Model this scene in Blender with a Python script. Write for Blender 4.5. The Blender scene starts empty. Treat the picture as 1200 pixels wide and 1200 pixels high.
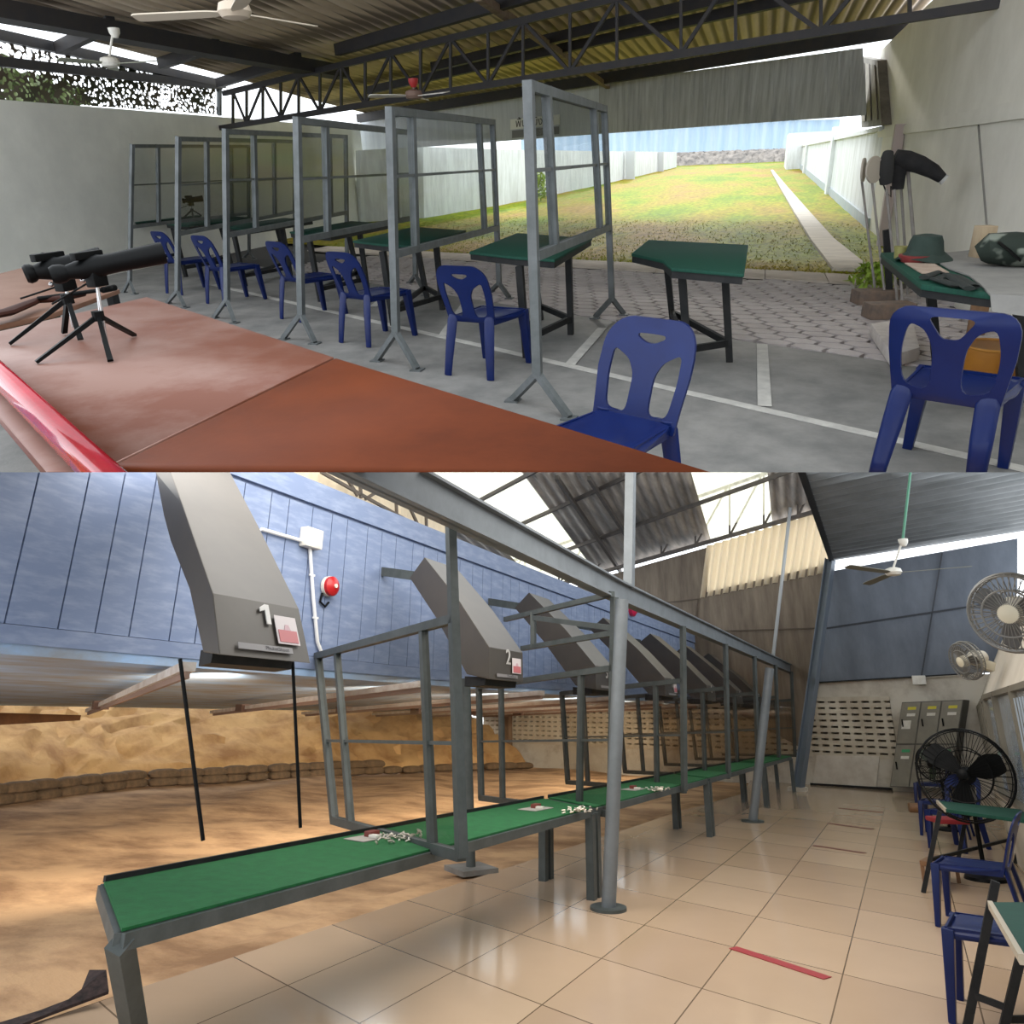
import bpy, bmesh, math, random
from mathutils import Vector as V, Matrix as M4
from mathutils.geometry import delaunay_2d_cdt
random.seed(7)
sc = bpy.context.scene
COL = sc.collection
F = 850.0          # focal length, in pixels of the 1200 px frame
SEAM = 553.5       # row where the upper place ends and the lower one begins: the level plane z = 0
R_ = math.radians

# ---------------------------------------------------------------- camera
cd = bpy.data.cameras.new('camera'); cam = bpy.data.objects.new('camera', cd); COL.objects.link(cam)
cd.sensor_width = 36; cd.lens = 36*F/1200; cd.shift_y = -(600-SEAM)/1200; cd.clip_start = .05; cd.clip_end = 600
cam.rotation_euler = (R_(90), 0, 0); sc.camera = cam
sc.view_settings.view_transform = 'Standard'; sc.view_settings.look = 'None'
sc.view_settings.gamma = 1; sc.view_settings.use_curve_mapping = False
sc.cycles.transparent_max_bounces = 40

# ---------------------------------------------------------------- the two places, each with its own floor frame
class Place:
    """x right, y along the range, z up from the floor; the eye stands at (0,0,h)."""
    def __init__(s, vp_range, vp_row, h, side):
        d = lambda p: V(((p[0]-600)/F, 1, (SEAM-p[1])/F))
        a = d(vp_range).normalized(); n = a.cross(d(vp_row)).normalized()
        if n.z < 0: n = -n
        x = a.cross(n)
        s.R = M4((x, a, n)); s.h = h; s.side = side; s.eye = V((0, 0, h))
        s.W = s.R.transposed().to_4x4() @ M4.Translation((0, 0, -h))
    def d(s, px, py): return s.R @ V(((px-600)/F, 1, (SEAM-py)/F))
    def P(s, px, py, z=0.0):
        r = s.d(px, py); return s.eye + r*((z-s.h)/r.z)
    def PX(s, px, py, X):
        r = s.d(px, py); return s.eye + r*(X/r.x)
    def PY(s, px, py, Y):
        r = s.d(px, py); return s.eye + r*(Y/r.y)
    def PN(s, px, py, p0, n):
        r = s.d(px, py); return s.eye + r*((p0-s.eye).dot(n)/r.dot(n))
    def PV(s, px, py, a, b):
        u = b-a; return s.PN(px, py, a, V((u.y, -u.x, 0)))
    def up(s, px, py, base):
        """point on the sight line that is nearest to the plumb line over base"""
        r = s.d(px, py); q = V((base.x, base.y)); rh = V((r.x, r.y))
        return s.eye + r*(q.dot(rh)/rh.dot(rh))
A = Place((900, 184), (-235, 226), 1.45, 1)
B = Place((1063, 844), (58, 833), 1.55, -1)

# ---------------------------------------------------------------- materials
MATS = {}
def mat(name, col, rough=.6, metal=0, col2=None, scale=6, amt=1.0, bump=0, bscale=None, stretch=None, spec=.5, lo=.35, hi=.65, coat=0, detail=6):
    if name in MATS: return MATS[name]
    m = bpy.data.materials.new(name); m.use_nodes = True; nt = m.node_tree; N = nt.nodes; L = nt.links
    b = N['Principled BSDF']; b.inputs['Roughness'].default_value = rough; b.inputs['Metallic'].default_value = metal
    b.inputs['Specular IOR Level'].default_value = spec; b.inputs['Coat Weight'].default_value = coat
    b.inputs['Base Color'].default_value = (*col, 1)
    if col2 or bump:
        tc = N.new('ShaderNodeTexCoord'); mp = N.new('ShaderNodeMapping')
        if stretch: mp.inputs['Scale'].default_value = stretch
        L.new(tc.outputs['Object'], mp.inputs['Vector'])
        if col2:
            nz = N.new('ShaderNodeTexNoise'); nz.inputs['Scale'].default_value = scale; nz.inputs['Detail'].default_value = detail; nz.inputs['Roughness'].default_value = .65
            L.new(mp.outputs[0], nz.inputs['Vector'])
            rp = N.new('ShaderNodeMapRange'); rp.inputs['From Min'].default_value = lo; rp.inputs['From Max'].default_value = hi; rp.inputs['To Max'].default_value = amt
            L.new(nz.outputs['Fac'], rp.inputs['Value'])
            mx = N.new('ShaderNodeMix'); mx.data_type = 'RGBA'; mx.inputs['A'].default_value = (*col, 1); mx.inputs['B'].default_value = (*col2, 1)
            L.new(rp.outputs[0], mx.inputs['Factor']); L.new(mx.outputs['Result'], b.inputs['Base Color'])
        if bump:
            nb = N.new('ShaderNodeTexNoise'); nb.inputs['Scale'].default_value = bscale or scale*5; nb.inputs['Detail'].default_value = 5
            L.new(mp.outputs[0], nb.inputs['Vector'])
            bp = N.new('ShaderNodeBump'); bp.inputs['Strength'].default_value = bump; bp.inputs['Distance'].default_value = .02
            L.new(nb.outputs['Fac'], bp.inputs['Height']); L.new(bp.outputs[0], b.inputs['Normal'])
    MATS[name] = m; return m
def clear_mat(name, tint, gloss=.06, rough=.03, haze=0, hazecol=(.8, .8, .8)):
    m = bpy.data.materials.new(name); m.use_nodes = True; nt = m.node_tree; N = nt.nodes; L = nt.links; N.clear()
    o = N.new('ShaderNodeOutputMaterial'); t = N.new('ShaderNodeBsdfTransparent'); g = N.new('ShaderNodeBsdfGlossy'); mx = N.new('ShaderNodeMixShader')
    t.inputs[0].default_value = (*tint, 1); g.inputs['Roughness'].default_value = rough; mx.inputs[0].default_value = gloss
    L.new(t.outputs[0], mx.inputs[1]); L.new(g.outputs[0], mx.inputs[2]); last = mx
    if haze:
        df = N.new('ShaderNodeBsdfTranslucent'); df.inputs[0].default_value = (*hazecol, 1); m2 = N.new('ShaderNodeMixShader'); m2.inputs[0].default_value = haze
        L.new(mx.outputs[0], m2.inputs[1]); L.new(df.outputs[0], m2.inputs[2]); last = m2
    L.new(last.outputs[0], o.inputs[0]); MATS[name] = m; return m

# ---------------------------------------------------------------- meshes
BASE = {}; SIDE = {}
class MB:
    def __init__(s): s.v = []; s.f = []
    def add(s, vs, fs):
        k = len(s.v); s.v += [V(v) for v in vs]; s.f += [tuple(i+k for i in f) for f in fs]; return s
    def prism(s, pts, off):
        n = len(pts); off = V(off); pts = [V(p) for p in pts]
        fs = [tuple(range(n))[::-1], tuple(range(n, 2*n))] + [(i, (i+1) % n, n+(i+1) % n, n+i) for i in range(n)]
        return s.add(pts+[p+off for p in pts], fs)
    def quad(s, a, b, c, d): return s.add([a, b, c, d], [(0, 1, 2, 3)])
    def box(s, c, sx, sy, sz, rz=0, R=None):
        R = R or M4.Rotation(rz, 3, 'Z'); c = V(c)
        vs = [c + R @ V((x*sx/2, y*sy/2, z*sz/2)) for z in (-1, 1) for x, y in ((-1, -1), (1, -1), (1, 1), (-1, 1))]
        return s.add(vs, [(3, 2, 1, 0), (4, 5, 6, 7), (0, 1, 5, 4), (1, 2, 6, 5), (2, 3, 7, 6), (3, 0, 4, 7)])
    def bar(s, p, q, w, h=None, side=None, w2=None, h2=None):
        """square section: w across (sideways), h the other way; tapers to w2,h2"""
        p = V(p); q = V(q); h = h or w; w2 = w2 or w; h2 = h2 or h; t = (q-p).normalized()
        if side is None: side = t.cross(V((0, 0, 1))) if abs(t.z) < .95 else V((1, 0, 0))
        side = (V(side) - t*t.dot(V(side))).normalized(); n = side.cross(t)
        vs = []
        for c, a, b in ((p, w, h), (q, w2, h2)):
            vs += [c+side*(x*a/2)+n*(y*b/2) for x, y in ((-1, -1), (1, -1), (1, 1), (-1, 1))]
        return s.add(vs, [(3, 2, 1, 0), (4, 5, 6, 7), (0, 1, 5, 4), (1, 2, 6, 5), (2, 3, 7, 6), (3, 0, 4, 7)])
    def loft(s, pts, rad, n=12, flat=1.0, cap=True, ref=None):
        pts = [V(p) for p in pts]; rad = rad if isinstance(rad, (list, tuple)) else [rad]*len(pts); k = len(s.v); rings = []
        prev = V(ref) if ref else None
        for i, p in enumerate(pts):
            t = (pts[min(i+1, len(pts)-1)]-pts[max(i-1, 0)]).normalized()
            if prev is None: prev = t.cross(V((0, 0, 1))) if abs(t.z) < .9 else V((1, 0, 0))
            u = (prev - t*t.dot(prev)).normalized(); w = t.cross(u); prev = u
            r = rad[i]; rx, ry = r if isinstance(r, tuple) else (r, r*flat)
            rings.append([p+u*(math.cos(a)*rx)+w*(math.sin(a)*ry) for a in [2*math.pi*j/n for j in range(n)]])
        vs = [v for r in rings for v in r]; fs = []
        for i in range(len(pts)-1):
            for j in range(n): fs.append((i*n+j, i*n+(j+1) % n, (i+1)*n+(j+1) % n, (i+1)*n+j))
        if cap: fs += [tuple(range(n))[::-1], tuple(range((len(pts)-1)*n, len(pts)*n))]
        return s.add(vs, fs)
    def tube(s, p, q, r, r2=None, n=10): return s.loft([p, q], [r, r2 or r], n)
    def ring(s, c, ax, R, r, n=28, m=6):
        ax = V(ax).normalized(); u = ax.orthogonal().normalized(); w = ax.cross(u); c = V(c); vs = []; fs = []
        for i in range(n):
            a = 2*math.pi*i/n; e = u*math.cos(a)+w*math.sin(a)
            for j in range(m):
                b = 2*math.pi*j/m; vs.append(c+e*(R+r*math.cos(b))+ax*(r*math.sin(b)))
        for i in range(n):
            for j in range(m): fs.append((i*m+j, ((i+1) % n)*m+j, ((i+1) % n)*m+(j+1) % m, i*m+(j+1) % m))
        return s.add(vs, fs)
    def disc(s, c, ax, r, th, n=24): c = V(c); ax = V(ax).normalized(); return s.loft([c-ax*th/2, c+ax*th/2], r, n)
    def blob(s, c, rx, ry, rz, n=12, m=8, jit=0, rot=0, pw=1.0):
        c = V(c); vs = []; fs = []; Rm = M4.Rotation(rot, 3, 'Z')
        sp = lambda x: math.copysign(abs(x)**pw, x)
        for i in range(m+1):
            th = math.pi*i/m
            for j in range(n):
                a = 2*math.pi*j/n; k = 1+random.uniform(-jit, jit)
                vs.append(c+Rm @ V((rx*sp(math.sin(th))*sp(math.cos(a))*k, ry*sp(math.sin(th))*sp(math.sin(a))*k, rz*sp(math.cos(th))*k)))
        for i in range(m):
            for j in range(n): fs.append((i*n+j, (i+1)*n+j, (i+1)*n+(j+1) % n, i*n+(j+1) % n))
        return s.add(vs, fs)
    def sheet(s, fn, nu, nv, th=None):
        """surface fn(u,v)->point; th: thickness vector or None"""
        vs = [V(fn(i/nu, j/nv)) for i in range(nu+1) for j in range(nv+1)]; w = nv+1
        fs = [(i*w+j, (i+1)*w+j, (i+1)*w+j+1, i*w+j+1) for i in range(nu) for j in range(nv)]
        if th is not None:
            n = len(vs); th = V(th); vs += [v+th for v in vs]; fs += [tuple(x+n for x in f[::-1]) for f in fs]
            edge = [i*w for i in range(nu+1)] + [nu*w+j for j in range(1, nv+1)] + [i*w+nv for i in range(nu-1, -1, -1)] + [j for j in range(nv-1, 0, -1)]
            for a, b in zip(edge, edge[1:]+edge[:1]): fs.append((a, b, b+n, a+n))
        return s.add(vs, fs)
    def plate(s, outline, holes, fn, grid=.04):
        """flat outline with holes, mapped by fn(u,v,t) for t=0 and t=1"""
        loops = [outline]+list(holes); pts = []; ed = []
        for lp in loops:
            k = len(pts); pts += [V(p) for p in lp]; ed += [(k+i, k+(i+1) % len(lp)) for i in range(len(lp))]
        def inside(p, lp):
            c = False
            for i in range(len(lp)):
                a = lp[i]; b = lp[i-1]
                if (a[1] > p[1]) != (b[1] > p[1]) and p[0] < (b[0]-a[0])*(p[1]-a[1])/(b[1]-a[1])+a[0]: c = not c
            return c
        ok = lambda p: inside(p, outline) and not any(inside(p, h) for h in holes)
        xs = [p[0] for p in outline]; ys = [p[1] for p in outline]; x = min(xs)+grid/2
        while x < max(xs):
            y = min(ys)+grid/2
            while y < max(ys):
                if ok((x, y)): pts.append(V((x, y)))
                y += grid
            x += grid
        vo, eo, fo, *_ = delaunay_2d_cdt([p.to_2d() for p in pts], ed, [], 0, 1e-5)
        fo = [f for f in fo if ok(sum((vo[i] for i in f), V((0, 0)))/len(f))]
        n = len(vo); vs = [fn(p.x, p.y, 0) for p in vo]+[fn(p.x, p.y, 1) for p in vo]
        fs = [tuple(f) for f in fo]+[tuple(i+n for i in f[::-1]) for f in fo]
        cnt = {}
        for f in fo:
            for i in range(len(f)):
                a, b = f[i-1], f[i]; cnt[(a, b)] = 1
        for (a, b) in list(cnt):
            if (b, a) not in cnt: fs.append((b, a, a+n, b+n))
        return s.add(vs, fs)
    def build(s, name, m, pl=None, parent=None, base=None, bevel=0, smooth=35, seg=2):
        """one mesh object; vertices are given in the place's coordinates (or in the parent's own when it is a pattern)"""
        if parent is not None: base = BASE.get(parent, V((0, 0, 0))); pl = pl or SIDE.get(parent)
        base = V(base) if base is not None else V((0, 0, 0))
        me = bpy.data.meshes.new(name); me.from_pydata([v-base for v in s.v], [], s.f); me.update()
        bm = bmesh.new(); bm.from_mesh(me); bmesh.ops.recalc_face_normals(bm, faces=bm.faces)
        if bevel:
            es = [e for e in bm.edges if len(e.link_faces) == 2 and e.calc_face_angle(0) > R_(35)]
            bmesh.ops.bevel(bm, geom=es, offset=bevel, segments=seg, profile=.6, affect='EDGES', clamp_overlap=True)
        for f in bm.faces: f.smooth = smooth > 0
        bm.to_mesh(me); bm.free()
        if smooth > 0: me.set_sharp_from_angle(angle=R_(smooth))
        me.materials.append(m)
        o = bpy.data.objects.new(name, me); COL.objects.link(o); BASE[o] = base; SIDE[o] = pl
        if parent is not None: o.parent = parent
        elif pl: o.matrix_world = pl.W @ M4.Translation(base)
        return o
def tag(o, label, cat, group=None, kind=None):
    if label: o['label'] = label
    if cat: o['category'] = cat
    if group: o['group'] = group
    if kind: o['kind'] = kind
    return o
def thing(pl, name, label, cat, base=(0, 0, 0), group=None, kind=None):
    o = bpy.data.objects.new(name, None); o.empty_display_size = .05; COL.objects.link(o); base = V(base)
    o.matrix_world = pl.W @ M4.Translation(base); BASE[o] = base; SIDE[o] = pl
    return tag(o, label, cat, group, kind)
def pattern(name):
    o = bpy.data.objects.new(name, None); COL.objects.link(o); BASE[o] = V((0, 0, 0)); SIDE[o] = None; return o
def put(root, pl, pos, rz, label, cat, group, first=False, scale=1.0):
    """place a pattern (first) or a copy of it with copies of its parts"""
    def cp(o, parent):
        c = o.copy(); COL.objects.link(c); c.parent = parent; SIDE[c] = pl
        for ch in list(o.children): cp(ch, c)
        return c
    r = root if first else cp(root, None)
    r.matrix_world = pl.W @ M4.Translation(V(pos)) @ M4.Rotation(rz, 4, 'Z') @ M4.Scale(scale, 4)
    SIDE[r] = pl
    for ch in r.children_recursive: SIDE[ch] = pl
    return tag(r, label, cat, group)
def structure(o): o['kind'] = 'structure'; return o
def text_mesh(txt, size):
    cu = bpy.data.curves.new('lettering', 'FONT'); cu.body = txt; cu.size = size; cu.align_x = 'CENTER'; cu.align_y = 'CENTER'; cu.resolution_u = 3
    o = bpy.data.objects.new('lettering', cu); COL.objects.link(o); dg = bpy.context.evaluated_depsgraph_get(); me = o.evaluated_get(dg).to_mesh()
    vs = [v.co.copy() for v in me.vertices]; fs = [tuple(p.vertices) for p in me.polygons]
    bpy.data.objects.remove(o); bpy.data.curves.remove(cu); return vs, fs
def lettering(mb, txt, size, c, ex, ey, bold=0):
    vs, fs = text_mesh(txt, size); c = V(c); ex = V(ex); ey = V(ey)
    for dx in ([0] if not bold else [-bold, 0, bold]): mb.add([c+ex*(v.x+dx)+ey*v.y for v in vs], fs)
lerp = lambda a, b, t: a+(b-a)*t
def arc(cx, cy, rx, ry, a0, a1, n=6): return [(cx+rx*math.cos(R_(a0+(a1-a0)*i/n)), cy+ry*math.sin(R_(a0+(a1-a0)*i/n))) for i in range(n+1)]
Z = V((0, 0, 1))

# ---------------------------------------------------------------- shared materials
m_steel = mat('grey_painted_steel', (.135, .145, .15), .55, .2, (.09, .10, .10), 7, spec=.3)
m_dark = mat('black_painted_steel', (.010, .011, .012), .6, 0, (.02, .02, .02), 9, spec=.2)
m_roofsteel = mat('dark_roof_steel', (.022, .022, .026), .6, .2, (.035, .03, .028), 5)
m_blue = mat('blue_plastic', (.003, .012, .078), .34, 0, (.003, .009, .062), 5, spec=.25)
m_greentop = mat('green_table_paint', (.010, .062, .040), .65, 0, (.008, .045, .032), 14, stretch=(1, 8, 1), spec=.2)
m_white = mat('white_enamel', (.72, .70, .64), .4, 0, (.6, .57, .5), 9)
m_black = mat('black_plastic', (.003, .0033, .0035), .45, 0, spec=.12)
m_chrome = mat('bright_metal', (.55, .55, .56), .25, .9)
m_pane = clear_mat('smoked_acrylic', (.80, .81, .81), .03)
m_paneB = clear_mat('clear_acrylic', (.86, .85, .83), .025)

# ---------------------------------------------------------------- blue moulded chair, drawn once
def rounded(pts, r=.3, n=4):
    out = []; k = len(pts)
    for i in range(k):
        p0, p, p1 = V(pts[i-1]), V(pts[i]), V(pts[(i+1) % k]); a = p.lerp(p0, r); b = p.lerp(p1, r)
        for j in range(n+1):
            t = j/n; out.append(tuple(a.lerp(p, t).lerp(p.lerp(b, t), t)))
    return out
def make_chair(fork):
    root = pattern('plastic_chair')
    so = rounded([(-.185, -.22), (.185, -.22), (.215, .06), (.21, .27), (-.21, .27), (-.215, .06)], .25)
    def seat(u, v, t):
        dip = -.018*math.cos(u/.22*1.3)*math.cos((v-.03)/.26*1.2); lip = -.045*max(0, (v-.2)/.07)**2-.03*max(0, (abs(u)-.17)/.045)**2
        return V((u, v, .445+dip+lip-.012*t))
    MB().plate(so, [], seat, .035).build('seat', m_blue, None, root)
    hole = .0
    if not fork:
        out = [(-.20, .40), (-.205, .5)]+[(-.215, .62), (-.212, .70)]+arc(-.10, .70, .11, .125, 180, 90, 7)+arc(.10, .70, .11, .125, 90, 0, 7)+[(.215, .62), (.205, .5), (.20, .40)]
        grip = rounded([(-.06, .765), (.06, .765), (.065, .75), (.02, .728), (-.02, .728), (-.065, .75)], .3, 2)
        lh = rounded([(-.150, .455), (-.165, .60), (-.158, .705), (-.08, .66), (-.048, .60), (-.052, .445)], .30)
        holes = [grip, lh, [(-x, y) for x, y in lh][::-1]]
    else:
        out = [(-.20, .40), (-.21, .5)]+[(-.222, .62), (-.222, .72)]+arc(-.15, .72, .072, .085, 180, 90, 5)+arc(.15, .72, .072, .085, 90, 0, 5)+[(.222, .62), (.21, .5), (.20, .40)]
        top = rounded([(-.085, .775), (.085, .775), (.03, .685), (-.03, .685)], .25)
        lh = rounded([(-.165, .47), (-.175, .62), (-.15, .745), (-.09, .72), (-.055, .64), (-.055, .45)], .38)
        holes = [top, lh, [(-x, y) for x, y in lh][::-1]]
    def back(u, v, t):
        w = v-.40; return V((u*(1+.10*w), -.205-.30*w-.12*w*w+.42*u*u-.014*t+(.03*max(0, w-.36)/.06 if fork else 0), v))
    MB().plate(out, holes, back, .03).build('backrest', m_blue, None, root)
    for sx in (-1, 1):
        b = MB(); b.bar((sx*.182, .240, .43), (sx*.205, .285, 0), .075, .06, (1, 0, 0), .045, .036)
        b.build('leg', m_blue, None, root, bevel=.006)
        b = MB(); b.loft([(sx*.158, -.212, .452), (sx*.160, -.220, .42), (sx*.170, -.245, .28), (sx*.182, -.27, .12), (sx*.19, -.285, 0)], [(.034, .016), (.046, .018), (.044, .018), (.038, .017), (.034, .016)], 8, ref=(1, 0, 0))
        b.build('leg', m_blue, None, root, bevel=.006)
    ap = MB()
    for a, b_ in (((-.19, .25), (.19, .25)), ((-.2, .24), (-.175, -.2)), ((.2, .24), (.175, -.2))): ap.bar((*a, .412), (*b_, .412), .012, .05)
    ap.build('seat_apron', m_blue, None, root)
    return root
chair_grip = make_chair(False); chair_fork = make_chair(True)

# =====================================================================================================
# UPPER PLACE: the open-air range under its lean-to roof
# =====================================================================================================
wr0, wr1 = A.P(1007, 267), A.P(1200, 417); wl0, wl1 = A.P(156, 317), A.P(400, 268)
WR = lambda px, py: A.PV(px, py, wr0, wr1)
WL = lambda px, py: A.PV(px, py, wl0, wl1)
m_wall = mat('cream_wall_paint', (.74, .74, .68), .8, 0, (.64, .64, .59), 1.2, bump=.08, bscale=30); m_wallr = mat('warm_white_wall_paint', (.80, .78, .70), .8, 0, (.70, .68, .60), 1.2, bump=.08, bscale=30)
m_wallw = mat('white_wall_paint', (.74, .77, .80), .8, 0, (.55, .57, .58), 1.5, stretch=(3, 3, .6), bump=.06, bscale=20)
m_conc = mat('concrete_floor', (.235, .228, .215), .62, 0, (.135, .135, .13), 2.6, bump=.12, bscale=60, detail=9)
m_line = mat('white_line_paint', (.50, .49, .45), .7, 0, (.36, .35, .33), 7)

# floor, paving, lawn
edge = [A.P(*p) for p in ((1062, 429), (1030, 422), (853, 397), (640, 364), (430, 331), (250, 304))]
fl = [V((2.0, 1.0, 0)), V((2.0, edge[0].y, 0))]+edge+[WL(250, 298), V((-10.2, 4, 0)), V((-9, 1, 0))]
for p in fl: p.z = 0
structure(MB().prism(fl, (0, 0, -.12)).build('floor', m_conc, A, base=(0, 5, 0), smooth=0))
def strip(name, a, b, w, label, place, m, z=.002, cat='floor line', group=None, th=.003):
    a, b = place.P(*a), place.P(*b); n = (b-a).cross(Z).normalized()*w/2
    o = MB().prism([a-n+Z*z, b-n+Z*z, b+n+Z*z, a+n+Z*z], Z*th).build(name, m, place, base=(a+b)/2, smooth=0)
    return tag(o, label, cat, group)
strip('floor_line', (250, 334), (1260, 564), .085, 'long white painted line across the grey floor behind the blue chairs', A, m_line)
for a, b, lb in (((893, 404), (896, 477), 'short white line at right, nearest the fork-backed chair'), ((706, 385), (668, 428), 'short white line between the two largest green tables'),
                 ((548, 352), (519, 394), 'short white line left of the second largest chair'), ((466, 337), (437, 360), 'short white line beside the fourth booth frame')):
    strip('floor_line', a, b, .085, lb, A, m_line, z=.006, group='short white bay lines')
m_gap = mat('paving_joint', (.045, .042, .04), .9)
m_hex = mat('grey_paver', (.50, .46, .45), .75, 0, (.38, .34, .335), 2.2, bump=.1, bscale=50)
L0, L1 = A.P(720, 306), A.P(962, 319); lf = A.PY(850, 193, 70)
ln = (L1-L0).cross(lf-L0).normalized()
PL = lambda px, py: A.PN(px, py, L0, ln)
lz = lambda x, y: L0.z-((x-L0.x)*ln.x+(y-L0.y)*ln.y)/ln.z
pv = MB().prism([V((2.1, edge[0].y-.2, -.05)), V((2.1, 13, -.05)), V((-4, 15, -.05)), V((-11.3, 21, -.05)), V((-10.9, 11, -.05))], (0, 0, -.1))
structure(pv.build('floor', m_gap, A, base=(0, 8, 0), smooth=0))
hx = MB()
u1 = (edge[3]-edge[1]).normalized(); u2 = V((-u1.y, u1.x, 0))
if u2.y < 0: u2 = -u2
o0 = edge[1]; a_, b_ = .30, .22
def kerb_y(x): return L0.y+(L1.y-L0.y)*(x-L0.x)/(L1.x-L0.x)
for j in range(0, 40):
    for i in range(-6, 34):
        c = o0+u1*((i+.5*(j % 2))*a_)+u2*(j*b_*.75+.1)
        if c.y > kerb_y(c.x)-.95 or c.x > 1.95 or c.x < -9: continue
        hp = [c+u1*(x*a_/2*.91)+u2*(y*b_/2*.84) for x, y in ((-.97, -.5), (0, -1), (.97, -.5), (.97, .5), (0, 1), (-.97, .5))]
        hx.prism([p-Z*.055 for p in hp], Z*.054)
tag(structure(hx.build('paving', m_hex, A, base=(0, 8, 0), smooth=0)), 'grey interlocking hexagon pavers between concrete and lawn', 'paving')
kb = MB(); m_kerb = mat('pale_concrete', (.58, .51, .44), .8, 0, (.42, .37, .31), 3, bump=.1)
for k in range(14):
    x0 = 1.6-k*.75; x1 = x0-.74
    kb.prism([V((x0, kerb_y(x0)-.85, -.02)), V((x0, kerb_y(x0)-.02, -.02)), V((x1, kerb_y(x1)-.02, -.02)), V((x1, kerb_y(x1)-.85, -.02))], Z*.02)
tag(structure(kb.build('kerb_strip', m_kerb, A, base=(0, 10, 0), smooth=0)), 'pale concrete slab strip along the lawn edge', 'kerb')

def lawn_mat():
    m = bpy.data.materials.new('lawn_grass'); m.use_nodes = True; nt = m.node_tree; N = nt.nodes; L = nt.links; b = N['Principled BSDF']; b.inputs['Roughness'].default_value = .85; b.inputs['Specular IOR Level'].default_value = .15
    tc = N.new('ShaderNodeTexCoord')
    def nz(s, sx, d=6):
        mp = N.new('ShaderNodeMapping'); mp.inputs['Scale'].default_value = sx; n = N.new('ShaderNodeTexNoise'); n.inputs['Scale'].default_value = s; n.inputs['Detail'].default_value = d; n.inputs['Roughness'].default_value = .6
        L.new(tc.outputs['Object'], mp.inputs[0]); L.new(mp.outputs[0], n.inputs['Vector']); return n
    big = nz(.55, (.8, .28, 1), 3); fine = nz(9, (1, .5, 1), 8)
    r = N.new('ShaderNodeValToRGB'); e = r.color_ramp.elements; e[0].position = .36; e[0].color = (.165, .26, .004, 1); e[1].position = .66; e[1].color = (.36, .225, .055, 1)
    k = e.new(.45); k.color = (.25, .30, .005, 1); k = e.new(.54); k.color = (.33, .275, .02, 1)
    L.new(big.outputs['Fac'], r.inputs[0])
    f = N.new('ShaderNodeValToRGB'); f.color_ramp.elements[0].position = .32; f.color_ramp.elements[0].color = (.42, .45, .35, 1); f.color_ramp.elements[1].position = .66; f.color_ramp.elements[1].color = (1.15, 1.12, 1, 1)
    L.new(fine.outputs['Fac'], f.inputs[0])
    mx = N.new('ShaderNodeMix'); mx.data_type = 'RGBA'; mx.blend_type = 'MULTIPLY'; mx.inputs['Factor'].default_value = 1
    L.new(r.outputs[0], mx.inputs['A']); L.new(f.outputs[0], mx.inputs['B']); L.new(mx.outputs['Result'], b.inputs['Base Color'])
    bp = N.new('ShaderNodeBump'); bp.inputs['Strength'].default_value = .5; bp.inputs['Distance'].default_value = .05; L.new(fine.outputs['Fac'], bp.inputs['Height']); L.new(bp.outputs[0], b.inputs['Normal'])
    return m
m_lawn = lawn_mat()
lw = MB()
def lawn(u, v):
    y0 = 0; x = lerp(-16, 2.0, u); y = lerp(kerb_y(x), 78, v**1.6); return V((x, y, lz(x, y)+.012*math.sin(3*x+y)*math.sin(1.7*y)))
lw.sheet(lawn, 60, 80)
tag(structure(lw.build('lawn', m_lawn, A, base=(0, 12, 0))), 'sunlit patchy green and yellow lawn of the range', 'lawn')
gb = MB()
for k in range(7000):
    x = random.uniform(-9, 1.95); y = kerb_y(x)+random.random()**2*7-.05; z = lz(x, y); a = random.uniform(0, 6.28); h = random.uniform(.015, .04); w = .010
    e = V((math.cos(a)*w, math.sin(a)*w, 0)); p = V((x, y, z)); gb.add([p-e, p+e, p+V((random.uniform(-.04, .04), random.uniform(-.04, .04), h))], [(0, 1, 2)])
m_blade = mat('grass_blades', (.22, .31, .008), .9, 0, (.36, .28, .05), .6, spec=.1)
tag(gb.build('grass', m_blade, A, base=(0, 12, 0), smooth=0), 'short grass blades along the near edge of the lawn', 'grass', kind='stuff')
# path
pth = MB(); ws = [(975, 318, 1022, 320), (950, 284, 977, 283), (930, 250, 948, 250), (914, 221, 923, 221), (905, 204, 909, 204), (903, 200, 906, 200)]
for (a, b, c, d), (e, f, g, h) in zip(ws, ws[1:]):
    q = [PL(a, b), PL(c, d), PL(g, h), PL(e, f)]; pth.prism([p+Z*.005 for p in q], Z*.05)
m_path = mat('path_concrete', (.52, .47, .40), .8, 0, (.38, .34, .29), 1.6, stretch=(1, 2.5, 1), bump=.15)
tag(structure(pth.build('path', m_path, A, base=PL(960, 300), smooth=0)), 'narrow pale concrete footpath running along the right wall', 'path')

# walls
w = MB(); a, b = WL(-160, 104), WL(422, 150)
w.prism([V((a.x, a.y, -.1)), a, b, V((b.x, b.y, -.1))], (-.18, 0, 0)); structure(w.build('wall_left', m_wall, A, base=(a.x, a.y, 0), smooth=0))
w = MB(); yF = WR(1036, 150).y; yN = 2.5
yT = WR(1030, 66).y; w.prism([V((1.98, yN, -.1)), V((1.98, yN, 3.42)), V((1.98, yT, 3.36)), V((1.98, WR(1033, 150).y, 1.9)), V((1.98, yF, -.1))], (.2, 0, 0)); structure(w.build('wall_right', m_wallr, A, base=(1.98, 8, 0), smooth=0))
w = MB(); q = [WR(1030, 153), WR(1200, 117), WR(1200, 139), WR(1031, 161)]
d = (q[1]-q[0]); q[1] = q[1]+d*.4; q[2] = q[2]+(q[2]-q[3])*.4
w.prism(q, (-.035, 0, 0)); structure(w.build('trim_1', m_wallr, A, base=q[0], smooth=0))
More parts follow.
